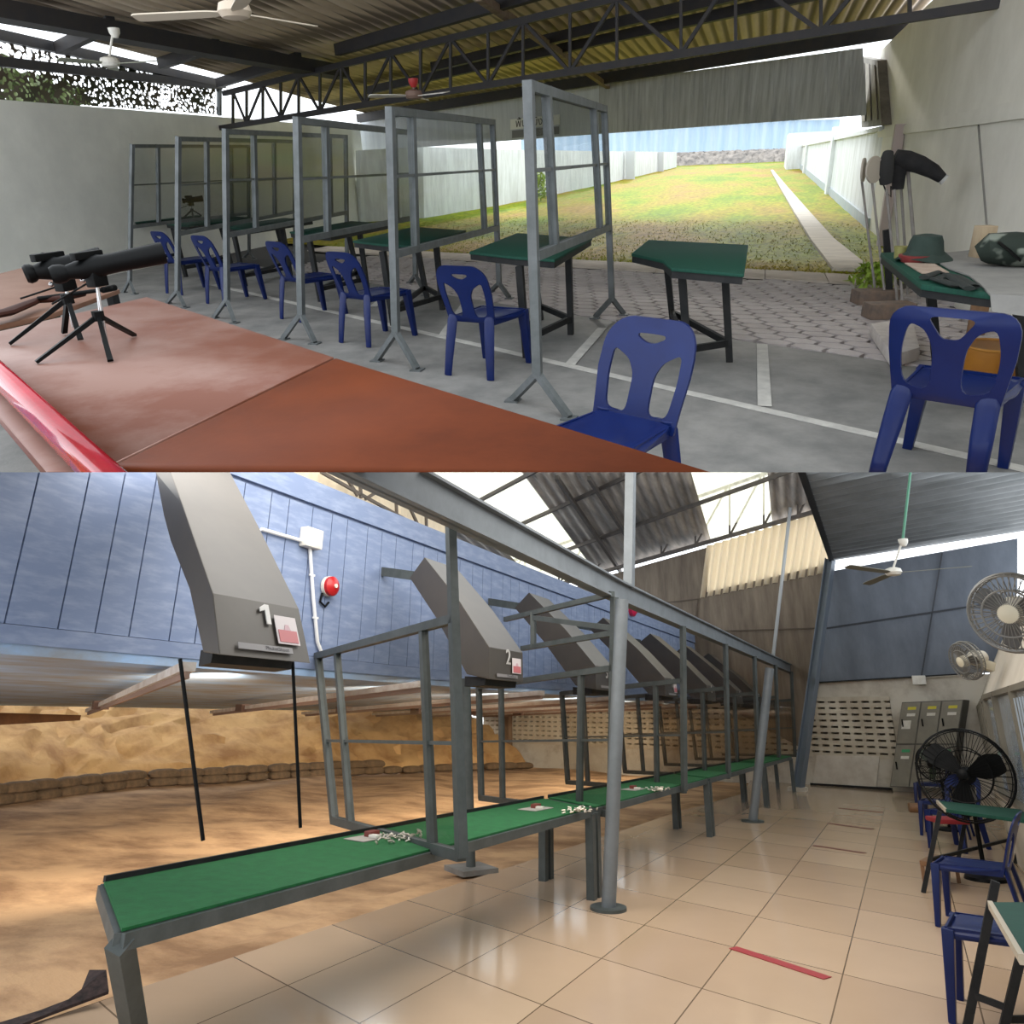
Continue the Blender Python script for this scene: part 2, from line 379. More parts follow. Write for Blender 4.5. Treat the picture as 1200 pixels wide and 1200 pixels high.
w = MB(); w.bar(WR(1147, 147)-V((.004, 0, 0)), WR(1159, 290)-V((.004, 0, 0)), .02, .012, (0, 1, 0)); structure(w.build('trim_2', mat('joint_grey', (.25, .24, .22), .8), A, base=WR(1150, 200), smooth=0))
# corner post of the lean-to
p = WR(1029, 67); q = WR(1033, 147); w = MB(); cq = [WR(1017, 66), WR(1039, 70), WR(1045, 146), WR(1019, 149)]; w.prism(cq, (-.16, 0, 0)); m_box = mat('weathered_grey_board', (.22, .205, .18), .75, 0, (.12, .11, .10), 4, stretch=(1, 1, .3))
o = thing(A, 'wall_cabinet', 'tall weathered grey box on the right wall under the eave', 'box', (1.9, p.y-.25, q.z)); w.build('body', m_box, parent=o, smooth=0)
w = MB()
bq = lambda u, v: cq[0].lerp(cq[1], u).lerp(cq[3].lerp(cq[2], u), v)+V((-.17, 0, 0))
for u in (.1, .4, .7): w.prism([bq(u, .08), bq(u+.2, .08), bq(u+.2, .92), bq(u, .92)], (-.015, 0, 0))
w.build('front_panel', mat('weathered_grey_board_light', (.30, .275, .24), .75, 0, (.2, .18, .16), 6), parent=o, smooth=0)
w = MB(); f = WR(1037, 300); w.bar(V((1.9, f.y, 0)), V((1.9, f.y, 1.85)), .14, .14); tag(w.build('wall_pillar', mat('pink_grey_plaster', (.48, .40, .38), .8), A, base=(1.9, f.y, 0), smooth=0), 'pinkish grey pillar where the right wall opens to the lawn', 'pillar', kind='structure')

# outer right wall with its pillars
w = MB(); n = 14; yE = 74
for k in range(n):
    y0 = lerp(yF, yE, k/n); y1 = lerp(yF, yE, (k+1)/n)
    w.prism([V((1.98, y0, lz(2, y0)-.3)), V((1.98, y0, 1.84+.25*k/n)), V((1.98, y1, 1.84+.25*(k+1)/n)), V((1.98, y1, lz(2, y1)-.3))], (.18, 0, 0))
structure(w.build('wall_lawn_right', m_wallw, A, base=(2, 20, 0), smooth=0))
w = MB(); w.prism([V((1.94, yF, -.1)), V((1.94, yF, .30)), V((1.94, yE, lz(2, yE)+.3)), V((1.94, yE, lz(2, yE)-.1))], (.05, 0, 0)); structure(w.build('baseboard_right', mat('blue_grey_base', (.33, .40, .44), .8, 0, (.42, .45, .46), 3), A, base=(2, 20, 0), smooth=0))
w = MB(); w.box((1.98, (yF+yE)/2, 1.97), .26, .01, .01); w.prism([V((1.9, yF, 1.82)), V((1.9, yF, 1.9)), V((1.9, yE, 2.15)), V((1.9, yE, 2.07))], (.3, 0, 0)); structure(w.build('trim_3', m_wallw, A, base=(2, 20, 0), smooth=0))
for px, hh, lb in ((973.5, 2.25, 'tallest white pier, nearest on the right lawn wall'), (943, 2.0, 'second white pier along the right lawn wall'), (929, 2.02, 'third white pier along the right lawn wall'), (920, 2.06, 'fourth white pier along the right lawn wall'), (914, 2.1, 'farthest white pier on the right lawn wall')):
    y = A.PX(px, 200, 1.95).y; wd = .3*max(1, y/24)
    w = MB(); w.prism([V((1.86, y-wd, lz(2, y)-.1)), V((1.86, y+wd, lz(2, y)-.1)), V((1.86, y+wd, hh)), V((1.86, y-wd, hh))], (.3, 0, 0))
    tag(w.build('wall_pier', m_wallw, A, base=(1.9, y, lz(2, y)), smooth=0), lb, 'pillar', 'white piers on the right lawn wall')
# white building and pale shed beyond
w = MB(); p, q = A.PY(925, 156, 52), A.PY(966, 156, 52); w.prism([V((p.x, 52, 0)), V((q.x+3, 52, 0)), V((q.x+3, 52, p.z)), V((p.x, 52, p.z))], (0, 6, 0)); p2, q2 = A.PY(955, 141, 44), A.PY(1012, 141, 44)
tag(w.build('white_building', m_wallw, A, base=((p.x+q.x)/2, 52, 0), smooth=0), 'white block building behind the right lawn wall', 'building')
m_shed = mat('pale_blue_sheet', (.27, .37, .46), .6, 0, (.34, .42, .49), 1, stretch=(2, 1, .2))
a, b = A.PY(610, 147, 84), A.PY(985, 140, 84); zb = A.PY(800, 190, 84).z-.15; sh = thing(A, 'far_shed', 'long pale blue corrugated shed across the far end', 'shed', ((a.x+b.x)/2, 84, zb))
w = MB()
def shd(u, v): x = lerp(a.x, b.x, u); return V((x, 84+.12*math.sin(u*190), lerp(zb, lerp(a.z, b.z, u), v)))
w.sheet(shd, 380, 1, (0, 6, 0)); w.build('wall', m_shed, parent=sh, smooth=20)
w = MB(); w.prism([V((a.x, 83.6, a.z)), V((b.x, 83.6, b.z)), V((b.x, 83.6, b.z+.35)), V((a.x, 83.6, a.z+.35))], (0, 6, 0)); w.build('roof_edge', m_wallw, parent=sh, smooth=0)
# stone bank at the far end
m_stone = mat('rubble_stone', (.36, .32, .28), .9, 0, (.13, .12, .11), 1.6, bump=.8, bscale=6)
w = MB(); p, q = PL(779, 194), PL(910, 194)
p, q = A.PY(779, 193, 73), A.PY(912, 193, 73)
def bank(u, v):
    x = lerp(p.x-1, q.x+1, u); h = .95*math.sin(min(1, v*1.4)*1.57)*(1 if .02 < u < .98 else .1); return V((x+random.uniform(-.15, .15), 72.5+v*5, p.z-.25+h*1.25+random.uniform(-.12, .12)))
w.sheet(bank, 60, 10); tag(w.build('stone_bank', m_stone, A, base=((p.x+q.x)/2, 74, p.z)), 'low bank of rubble stone closing the far end of the lawn', 'bank')
# left lawn wall
w = MB(); pts = [((422, 263), 176), ((496, 256), 172), ((584, 241), 175), ((693, 219), 177), ((793, 196), 178)]
g = [(PL(*p) if i else A.P(422, 264)) for i, (p, t) in enumerate(pts)]
for i in range(4):
    a, b = g[i], g[i+1]; ta, tb = A.up(pts[i][0][0], pts[i][1], a), A.up(pts[i+1][0][0], pts[i+1][1], b)
    w.prism([a-Z*.3, ta, tb, b-Z*.3], (-.2, .1, 0))
structure(w.build('wall_lawn_left', m_wallw, A, base=g[2], smooth=0))
for px, y0, y1, lb in ((737, 177, 210, 'faint grey pier on the left lawn wall'), (772, 178, 201, 'farthest grey pier on the left lawn wall')):
    f = PL(px, y1); t = A.up(px, y0, f); w = MB(); w.bar(f+V((.1, -.1, -.1)), t+V((.1, -.1, 0)), .5, .3); tag(w.build('wall_pier', mat('grey_plaster', (.50, .52, .54), .8), A, base=f, smooth=0), lb, 'pillar', 'grey piers on the left lawn wall')
# plants
def plant(pl, name, base, h, r, n, label, m, cat='plant', leaf=.08, tall=1.0, group=None):
    o = thing(pl, name, label, cat, base, group); b = MB(); s = MB(); base = V(base)
    for k in range(6): a = random.uniform(0, 6.28); s.tube(base, base+V((math.cos(a)*r*.5, math.sin(a)*r*.5, h*random.uniform(.5, .9))), .008, .004, 5)
    for k in range(n):
        t = random.random(); a = random.uniform(0, 6.28); rr = r*(1-.6*t*tall)*random.random()**.5
        c = base+V((math.cos(a)*rr, math.sin(a)*rr, h*(.12+.88*t))); u = V((random.uniform(-1, 1), random.uniform(-1, 1), random.uniform(-.3, .8))).normalized()*leaf*random.uniform(.6, 1.2); v = u.cross(V((random.uniform(-1, 1), random.uniform(-1, 1), 1))).normalized()*leaf*.35
        b.add([c-u, c-v, c+u, c+v], [(0, 1, 2, 3)])
    s.build('stem', m, parent=o); b.build('foliage', m, parent=o, smooth=0); return o
m_leaf = mat('weed_leaves', (.22, .36, .03), .6, 0, (.34, .42, .05), 5)
m_leafd = mat('dark_leaves', (.05, .075, .02), .6, 0, (.11, .14, .04), 3)
f = PL(634, 236); plant(A, 'tall_weed', f, 1.0, .35, 160, 'tall green weed growing against the left lawn wall', m_leaf, leaf=.14)
for px, py, h, r, lb in ((1012, 338, .28, .22, 'leafy weed at the right end of the paving, left of three'), (1026, 345, .34, .2, 'leafy weed beside the leaning poles, middle of three'), (1040, 333, .30, .2, 'leafy weed behind the leaning poles, rightmost of three')):
    p = A.P(px, py); plant(A, 'weed', p, h, r, 150, lb, m_leaf, leaf=.06, group='weeds by the right wall')
m_brick = mat('old_brick', (.22, .15, .11), .85, 0, (.12, .10, .085), 8, bump=.4)
for px, py, lb in ((1024, 355, 'brown brick block under the weeds'), (1040, 372, 'larger brown brick block beside the white board')):
    p = A.P(px, py); tag(MB().box(p+Z*.07, .42, .22, .14, .3).build('brick_block', m_brick, A, base=p, bevel=.01), lb, 'brick', 'brick blocks by the weeds')

# roof
ER, EL, RS = WR(1040, 45), WL(420, 138), WR(1077, 0)
rn = (EL-ER).cross(RS-ER).normalized(); rn = rn if rn.z > 0 else -rn
RP = lambda px, py: A.PN(px, py, ER, rn)
er = (EL-ER).normalized(); dd = V((0, 1, 0)); dd = (dd-rn*dd.dot(rn)).normalized()
def rs(px, py):  # roof coordinates: along the eave, and towards the eye
    q = RP(px, py)-ER; # solve q = s*er - t*dd
    c = er.dot(dd); qa, qb = q.dot(er), q.dot(dd); s = (qa-c*qb)/(1-c*c); return s, s*c-qb
sl0, tl0 = rs(255, 94); sl1, tl1 = rs(0, 31)
TM = max(rs(x, -45)[1] for x in (0, 300, 600, 900, 1100))+.6

def roof(u, v):
    t = -.35+v*TM; s1 = sl0+(sl1-sl0)*(t-tl0)/(tl1-tl0) if abs(tl1-tl0) > .1 else sl0
    s1 = min(max(s1, 4), 45); s = lerp(-.3, s1, u); return ER+er*s-dd*t+rn*(.036*math.sin(s*2*math.pi/.21)+.12)
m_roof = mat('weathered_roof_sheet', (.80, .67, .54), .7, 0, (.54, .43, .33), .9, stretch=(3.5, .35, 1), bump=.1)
def valley_grime_shade(m, e, o, pitch, dark):   # grime and painted-in shade along every valley of the corrugation
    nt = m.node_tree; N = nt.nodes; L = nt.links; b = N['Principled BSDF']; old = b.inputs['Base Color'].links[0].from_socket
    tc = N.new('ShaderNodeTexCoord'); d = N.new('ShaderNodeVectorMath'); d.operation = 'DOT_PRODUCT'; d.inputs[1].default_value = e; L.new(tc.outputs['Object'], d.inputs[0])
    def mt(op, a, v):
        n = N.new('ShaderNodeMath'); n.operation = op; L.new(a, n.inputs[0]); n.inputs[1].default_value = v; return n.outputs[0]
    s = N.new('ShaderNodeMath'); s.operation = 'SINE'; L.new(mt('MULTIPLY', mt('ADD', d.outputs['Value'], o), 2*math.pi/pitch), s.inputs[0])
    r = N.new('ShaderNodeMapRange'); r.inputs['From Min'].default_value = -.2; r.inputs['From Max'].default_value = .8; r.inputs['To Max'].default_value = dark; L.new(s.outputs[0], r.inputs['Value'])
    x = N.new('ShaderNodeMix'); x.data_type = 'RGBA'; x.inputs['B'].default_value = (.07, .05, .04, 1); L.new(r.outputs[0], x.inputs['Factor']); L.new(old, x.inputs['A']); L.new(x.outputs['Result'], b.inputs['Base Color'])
c_ = er.dot(dd); valley_grime_shade(m_roof, (er-dd*c_)/(1-c_*c_), 0, .21, .72)
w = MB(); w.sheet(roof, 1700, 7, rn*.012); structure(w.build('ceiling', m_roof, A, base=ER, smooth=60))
def purlin(a, b, wd, ht, label, group='dark roof purlins', drop=.02, name='roof_purlin', m=None):
    p, q = RP(*a)-rn*drop, RP(*b)-rn*drop; o = MB().bar(p, q, wd, ht).build(name, m or m_roofsteel, A, base=p, smooth=0)
    return tag(o, label, 'roof beam', group, 'structure')
purlin((395, 57), (640, -14), .12, .17, 'dark purlin nearest the eye, left of the red-capped fan')
purlin((507, 77), (900, -17), .12, .15, 'dark purlin seen through the truss, upper one')
purlin((430, 105), (960, -10), .12, .15, 'dark purlin seen through the truss, lower one')
purlin((420, 138), (1070, 32), .16, .22, 'thick dark eave beam above the grey hanging sheets')
purlin((68, 55), (130, 25), .12, .16, 'short purlin at far left above the camouflage net')
purlin((188, 73), (254, 51), .12, .16, 'short purlin left of the truss end, middle one')
purlin((256, 96), (350, 66), .12, .16, 'short purlin right beside the truss end')
purlin((-90, -18), (400, 77), .34, .2, 'broad dark girder running from top left to the truss', None, drop=.12, name='roof_girder')
purlin((560, -15), (714, 97), .10, .10, 'brown sloping rafter crossing above the truss', None, drop=.10, name='roof_rafter', m=mat('rusty_timber', (.14, .085, .05), .8, 0, (.22, .17, .12), 8))
for a, b, r, lb in (((-20, 37), (262, 99), .10, 'upper dark rail above the camouflage net'), ((-20, 70), (258, 101), .09, 'lower dark rail crossing the camouflage net')):
    p, q = WL(*a), WL(*b); tag(MB().bar(p, q, r, r*1.4).build('net_rail', m_roofsteel, A, base=p, smooth=0), lb, 'roof beam', 'rails of the camouflage net', 'structure')
tag(MB().bar(WL(257, 98), WL(257, 135), .07).build('net_post', m_steel, A, base=WL(257, 135), smooth=0), 'grey post at the right end of the camouflage net', 'post')
# truss
TR, TL = WR(1170, 4), WL(258, 150); TP = lambda px, py: A.PV(px, py, TL, TR)
tb = lambda x: 150+(4-150)*(x-258)/(1170-258)
tt = lambda x: 107-.243*(x-273)
tr = thing(A, 'roof_truss', 'dark steel lattice truss spanning above the booth frames', 'truss', TP(617, 92))
TX = [273, 308, 350, 400, 458, 528, 613, 723, 862, 1066]; BX = [289, 329, 375, 428, 493, 572, 668, 798, 962]
def chord(f, x0, x1, wd, ht): return MB().bar(TP(x0, f(x0)), TP(x1, f(x1)), wd, ht)
chord(tb, 256, 1175, .07, .09).build('chord', m_roofsteel, parent=tr, smooth=0); chord(tt, 262, 1120, .07, .09).build('chord', m_roofsteel, parent=tr, smooth=0)
for x in TX+BX: MB().bar(TP(x, tb(x)), TP(x, tt(x)), .035, .055).build('vertical_web', m_roofsteel, parent=tr, smooth=0)
for i, x in enumerate(BX):
    for y in (TX[i], TX[i+1]): MB().bar(TP(x, tb(x)), TP(y, tt(y)), .03, .045).build('diagonal_web', m_roofsteel, parent=tr, smooth=0)
# hanging sheets and sign
HP = lambda px, py, k=0: A.PV(px, py, EL+V((0, .25-k, 0)), ER+V((0, .25-k, 0)))
m_sheet = mat('grey_hanging_sheet', (.66, .69, .74), .6, 0, (.54, .57, .62), 2, stretch=(4, 1, .3)); m_sheetd = mat('dark_ribbed_sheet', (.58, .60, .61), .65, 0, (.36, .37, .38), 3, stretch=(4, 1, .25))
w = MB(); w.prism([HP(422, 142), HP(702, 98), HP(702, 157), HP(422, 178)], (0, .02, 0)); structure(w.build('trim_4', m_sheet, A, base=HP(600, 130), smooth=0))
w = MB(); w.prism([HP(702, 98, .03), HP(1011, 56, .03), HP(1016, 135, .03), HP(702, 157, .03)], (0, .02, 0))
for x in (735, 748, 776, 790, 812, 826, 852, 878, 905, 926, 968, 984, 998):
    w.bar(HP(x, 157-(x-702)*.07, .05), HP(x-1, 98-(x-702)*.136, .05), .05, .02, (1, 0, 0))
structure(w.build('trim_5', m_sheetd, A, base=HP(860, 120), smooth=0))
m_sign = mat('white_sign', (.88, .88, .86), .6); m_ink = mat('dark_ink', (.03, .03, .035), .7)
def hsign(x0, x1, y0, y1, sl, label, m, txt, size, mi):
    o = thing(A, 'hanging_sign', label, 'sign', HP((x0+x1)/2, y1, .1)); q = [HP(x0, y0, .06), HP(x1, y0-sl, .06), HP(x1, y1-sl, .06), HP(x0, y1, .06)]
    MB().prism(q, (0, .015, 0)).build('board', m, parent=o, smooth=0)
    ex = (q[1]-q[0]).normalized(); ey = (q[0]-q[3]).normalized(); t = MB(); lettering(t, txt, size, (q[0]+q[2])/2+V((0, -.012, 0)), ex, ey); t.build('lettering', mi, parent=o, smooth=0)
hsign(598, 656, 140, 152, 6, 'white strip sign with dark writing on the grey hanging sheet', m_sign, 'พื้นที่ยิงปืน', .27, m_ink)
hsign(600, 655, 153, 162, 5, 'faded grey strip sign just under the white one', mat('faded_sign', (.22, .22, .235), .7), 'ห้ามเข้า', .2, mat('faded_ink', (.40, .40, .42), .8))

# camouflage net and trees behind it
def net_mat():
    m = bpy.data.materials.new('camouflage_netting'); m.use_nodes = True; nt = m.node_tree; N = nt.nodes; L = nt.links; b = N['Principled BSDF']; b.inputs['Roughness'].default_value = .9
    tc = N.new('ShaderNodeTexCoord'); vo = N.new('ShaderNodeTexVoronoi'); vo.inputs['Scale'].default_value = 15; L.new(tc.outputs['Object'], vo.inputs['Vector'])
    nz = N.new('ShaderNodeTexNoise'); nz.inputs['Scale'].default_value = .8; nz.inputs['Detail'].default_value = 3; L.new(tc.outputs['Object'], nz.inputs['Vector'])
    th = N.new('ShaderNodeMapRange'); th.inputs['From Min'].default_value = .35; th.inputs['From Max'].default_value = .65; th.inputs['To Min'].default_value = .30; th.inputs['To Max'].default_value = .62; L.new(nz.outputs['Fac'], th.inputs['Value'])
    gt = N.new('ShaderNodeMath'); gt.operation = 'GREATER_THAN'; L.new(vo.outputs['Distance'], gt.inputs[0]); L.new(th.outputs[0], gt.inputs[1]); L.new(gt.outputs[0], b.inputs['Alpha'])
    r = N.new('ShaderNodeValToRGB'); r.color_ramp.elements[0].position = .4; r.color_ramp.elements[0].color = (.045, .05, .025, 1); r.color_ramp.elements[1].position = .6; r.color_ramp.elements[1].color = (.13, .10, .07, 1); L.new(nz.outputs['Fac'], r.inputs[0]); L.new(r.outputs[0], b.inputs['Base Color'])
    return m
w = MB(); a, b, c, d = WL(-60, 28), WL(256, 99), WL(256, 134), WL(-60, 112)
w.sheet(lambda u, v: a.lerp(b, u).lerp(d.lerp(c, u), v)+V((.05*math.sin(u*40)*math.sin(v*9)-.06, 0, 0)), 60, 12)
tag(w.build('camouflage_net', net_mat(), A, base=d), 'holed camouflage netting hung between the left wall top and roof', 'netting')
def tree(base, h, r, n, label):
    o = thing(A, 'tree', label, 'tree', base, 'trees behind the camouflage net'); base = V(base); t = MB(); t.loft([base, base+V((.1, 0, h*.4)), base+V((0, .1, h*.75))], [.16, .12, .06], 8); t.build('trunk', mat('bark', (.10, .075, .05), .9), parent=o)
    b = MB()
    for k in range(n):
        d_ = V((random.gauss(0, 1), random.gauss(0, 1), random.gauss(0, 1))).normalized(); c = base+V((0, 0, h*.8))+d_*r*random.uniform(.45, 1); u = V((random.uniform(-1, 1), random.uniform(-1, 1), random.uniform(-1, 1))).normalized(); v = u.orthogonal().normalized()*.12; u = u*.26; b.add([c-u, c-v, c+u, c+v], [(0, 1, 2, 3)])
    b.build('foliage', m_leafd, parent=o, smooth=0)
for (px, Y, h, r, lb) in ((40, 8.9, 4.2, 1.5, 'dark tree seen through the left end of the netting'), (95, 10.5, 4.0, 1.1, 'dark tree seen through the middle of the netting'), (150, 11.5, 3.7, .9, 'dark tree seen through the netting, rightmost of three')):
    p = A.PY(px, 100, Y+3); tree((p.x-2.2, p.y, 0), h, r*.8, 150, lb)

# ceiling fans
def ceiling_fan(pl, hub, top, R, a0, label, m_b, m_h, m_cap, tiltn=Z):
    o = thing(pl, 'ceiling_fan', label, 'ceiling fan', hub); hub = V(hub); top = V(top)
    b = MB(); b.loft([hub+Z*.07, hub+Z*.05, hub, hub-Z*.035, hub-Z*.05], [.05, .10, .115, .09, .02], 18); b.build('motor', m_h, parent=o)
    MB().tube(hub+Z*.05, top, .014).build('rod', m_h, parent=o)
    MB().loft([top-Z*.10, top-Z*.05, top], [.03, .06, .065], 14).build('canopy', m_cap, parent=o)
    for k in range(3):
        a = a0+k*2*math.pi/3; e = V((math.cos(a), math.sin(a), 0)); s = V((-math.sin(a), math.cos(a), .18)).normalized()
        b = MB(); b.plate(rounded([(.09, -.03), (.09, .03), (.2, .055), (R, .065), (R, -.065), (.2, -.055)], .15, 2), [], lambda u, v, t: hub+e*u+s*v-Z*(.008*t+.0), .12); b.build('blade', m_b, parent=o)
h = A.PY(275, 14, 5.0); ceiling_fan(A, h, (h.x, h.y, 3.3), .72, 1.3, 'pale ceiling fan at top left under the girder', mat('aged_cream', (.55, .48, .38), .5), mat('aged_cream_hub', (.48, .40, .31), .5), m_roofsteel)
h = A.PY(129, 74, 8.0); ceiling_fan(A, h, A.PY(133, 33, 8.0), .6, .2, 'greenish grey ceiling fan near the camouflage net', mat('dusty_grey', (.25, .26, .20), .6), m_white, m_white)
h = A.PY(485, 112, 9.5); ceiling_fan(A, h, A.PY(484, 92, 9.5), .58, -.35, 'ceiling fan with a red cap hanging behind the truss', m_white, mat('brown_metal', (.20, .13, .10), .5), mat('red_cap', (.35, .02, .02), .5))

# ---------------------------------------------------------------- booth frames
FR = [  # front: top, fork, feet; back: top, fork, feet; mullions (top, bottom); bottom rail ends; mid rail ends; label
 dict(f=((619, 94), (630, 442), (601, 470), (667, 491)), b=((708, 124), (717, 352), (697, 373), (731, 369)), m=[((640, 101), (650, 289)), ((695, 119), (703, 268))], lo=((627, 300), (714, 266)), mi=((624, 200), (711, 192)), s=.055, lb='largest grey booth frame, between the two biggest green tables'),
 dict(f=((457, 125), (464, 392), (442, 423), (489, 434)), b=((577, 140), (585, 334), (575, 342), (597, 350)), m=[((482, 129), (487, 293)), ((561, 138), (568, 270))], lo=((462, 298), (583, 267)), mi=((461, 207), (580, 199)), s=.055, lb='second largest grey booth frame, left of the biggest one'),
 dict(f=((348, 137), (353, 370), (332, 398), (369, 403)), b=((484, 153), (487, 324), (481, 331), (499, 346)), m=[((381, 141), (384, 278)), ((462, 150), (465, 259))], lo=((352, 281), (486, 255)), mi=((352, 210), (484, 203)), s=.055, lb='third largest grey booth frame, left of the chair at its foot'),
 dict(f=((264, 151), (266, 353), (251, 373), (275, 379)), b=((405, 158), (407, 312), (401, 319), (415, 324)), m=[((297, 153), (300, 269)), ((386, 157), (388, 253))], lo=((265, 276), (406, 249)), mi=((265, 211), (405, 207)), s=.05, lb='fourth grey booth frame, standing where the truss begins'),
 dict(f=((209, 160), (208, 343), (196, 356), (217, 361)), b=((345, 164), (346, 303), (340, 309), (354, 312)), m=[((242, 162), (243, 262)), ((321, 164), (322, 249))], lo=((209, 274), (346, 248)), mi=((209, 217), (345, 209)), s=.05, lb='fifth grey booth frame, second from the left wall'),
 dict(f=((155, 169), (152, 330), (145, 343), (158, 345)), b=((291, 170), (292, 296), (286, 302), (298, 304)), m=[((185, 169), (186, 261)), ((271, 170), (272, 249))], lo=((154, 266), (291, 250)), mi=((154, 217), (291, 210)), s=.045, lb='farthest grey booth frame, nearest the white left wall')]
GF = []
for d in FR:
    mid = lambda a, b: ((a[0]+b[0])/2, (a[1]+b[1])/2)
    g0, g1 = A.P(*mid(*d['f'][2:])), A.P(*mid(*d['b'][2:])); GF.append(g0); s = d['s']
    o = thing(A, 'booth_frame', d['lb'], 'booth frame', g0, 'grey booth frames on the firing line')
    for g, e in ((g0, d['f']), (g1, d['b'])):
        fk = A.up(*e[1], g); MB().bar(fk, A.up(*e[0], g), s, s, (1, 0, 0)).build('post', m_steel, parent=o, smooth=0)
        for ft in e[2:]:
            q = A.P(*ft); b = MB(); b.bar(fk+Z*.02, q+Z*.012, s*.75, s*.75); b.box(q+Z*.006, s*1.7, s*1.7, .012); b.build('foot', m_steel, parent=o, smooth=0)
    def at(px, py):
        q = A.PV(px, py, g0, g1); u = (g1-g0); t = min(1.15, max(-.25, (q-g0).dot(u)/u.dot(u)))
        for _ in range(3):
            bs = g0+u*t; q = A.up(px, py, bs); t = (V((q.x, q.y, 0))-g0).dot(u)/u.dot(u)*.0+t
        return q
    def row(e0, e1, px):  # point on the straight rail e0-e1 seen at column px
        lo_, hi_ = 0, 1
        for _ in range(30):
            t = (lo_+hi_)/2; q = A.R.transposed() @ (e0.lerp(e1, t)-A.eye); x = 600+F*q.x/q.y
            if x < px: lo_ = t
            else: hi_ = t
        return e0.lerp(e1, (lo_+hi_)/2)
    t0, t1 = A.up(*d['f'][0], g0), A.up(*d['b'][0], g1); l0, l1 = A.up(*d['lo'][0], g0), A.up(*d['lo'][1], g1); c0, c1 = A.up(*d['mi'][0], g0), A.up(*d['mi'][1], g1)
    MB().bar(t0-Z*s/2, t1-Z*s/2, s, s).build('rail', m_steel, parent=o, smooth=0); MB().bar(l0, l1, s, s).build('rail', m_steel, parent=o, smooth=0); MB().bar(c0, c1, s*.4, s*.4).build('thin_rail', m_steel, parent=o, smooth=0)
    for a, b in d['m']: MB().bar(row(l0, l1, b[0]), row(t0, t1, a[0]), s, s, (1, 0, 0)).build('mullion', m_steel, parent=o, smooth=0)
    MB().prism([t0-Z*s, t1-Z*s, l1+Z*s/2, l0+Z*s/2], (.005, 0, 0)).build('clear_pane', m_pane, parent=o, smooth=0)

# ---------------------------------------------------------------- green shooting tables
TZ = .78
def table(poly, legs, braces, label, group, pat=None, dx=V((0, 0, 0))):
    b0 = sum(poly, V((0, 0, 0)))/len(poly)+dx; b0.z = 0
    o = thing(A, 'shooting_table', label, 'table', b0, group); sh = lambda p: V(p)+dx
    MB().prism([sh(p) for p in poly], -Z*.022).build('tabletop', m_greentop, parent=o, bevel=.004)
    c = sum(poly, V((0, 0, 0)))/len(poly); MB().prism([sh(c+(p-c)*.985-Z*.023) for p in poly], -Z*.045).build('edge_frame', m_dark, parent=o, smooth=0)
    for t, f in legs: MB().bar(sh(t), sh(f), .055, .055, (1, 0, 0), .05, .05).build('leg', m_dark, parent=o, smooth=0)
    for p, q in braces: MB().bar(sh(p), sh(q), .035, .05).build('brace', m_dark, parent=o, smooth=0)
    return o
def tab_px(poly, legs, braces):
    P_ = [A.P(x, y, TZ) for x, y in poly]; Lg = []
    for t, f in legs: b = A.P(*f); q = A.up(*t, b); q = b+(q-b)*((TZ-.05)/max(.3, q.z)); Lg.append((q, b))
    Br = [(Lg[i][1].lerp(Lg[i][0], k), Lg[j][1].lerp(Lg[j][0], k)) for i, j, k in braces]
    return P_, Lg, Br
G_T = 'green shooting tables on the firing line'
T7 = tab_px([(740, 297), (760, 281), (877, 287), (872, 321), (787, 314), (777, 305)], [((781, 306), (789, 384)), ((799, 320), (807, 432)), ((850, 326), (855, 424))], [(1, 2, .2), (0, 2, .2), (0, 1, .2)])
table(*T7, 'green cut-corner table standing alone right of the largest booth frame', G_T)
T6 = tab_px([(550, 295), (606, 273), (694, 279), (650, 304), (604, 301)], [((608, 302), (617, 419)), ((624, 300), (634, 375)), ((666, 296), (669, 392))], [(0, 2, .2), (1, 2, .2), (0, 1, .2)])
table(*T6, 'green table beside the largest booth frame, third from right', G_T)
ref = T6[0][2]
for (px, py), lb in (((546, 270), 'green table beside the second largest booth frame'), ((457, 262), 'green table between the third and second largest booth frames'), ((367, 257.5), 'green table behind the third chair from the left wall'), ((296, 255), 'green table carrying the small black spotting scope'), ((236, 252.5), 'farthest green table, closest to the white left wall')):
    q = A.P(px, py, TZ)-ref; table(*T6, lb, G_T, dx=V((q.x, q.y, 0)))

# ---------------------------------------------------------------- chairs
G_C = 'blue plastic chairs on the firing line'
def foot_place(pl, pat, l, r, rz, label, first=False, sc_=1.0, loc=-.285, group=G_C):
    m = (pl.P(*l)+pl.P(*r))/2; off = M4.Rotation(rz, 3, 'Z') @ V((0, loc*sc_, 0)); return put(pat, pl, m-off, rz, label, 'chair', group, first, sc_)
foot_place(A, chair_grip, (531, 439), (569, 447), R_(-12), 'blue chair between the two largest booth frames', True)
foot_place(A, chair_grip, (404, 401), (428, 408), R_(-20), 'blue chair between the third and second largest booth frames')
foot_place(A, chair_grip, (333, 373), (350, 379), R_(-24), 'blue chair half hidden by the third largest frame post')
foot_place(A, chair_grip, (245, 354), (262, 361), R_(-20), 'blue chair just left of the fourth frame post')
foot_place(A, chair_grip, (196, 343), (213, 347), R_(-20), 'farthest blue chair, behind the dark spotting scope tube')
pos = V((-.435, 2.98, 0)); rz = R_(156); put(chair_grip, A, pos-M4.Rotation(rz, 3, 'Z') @ V((0, -.24, 0)), rz, 'blue chair in front turned to face the red-brown table', 'chair', G_C, False, 1.02)
pos = A.P(1119, 364, .85); rz = R_(-24); pos.z = 0; put(chair_fork, A, pos-M4.Rotation(rz, 3, 'Z') @ V((0, -.35, 0)), rz, 'blue chair with a forked back at the far right', 'chair', None, True, 1.06)

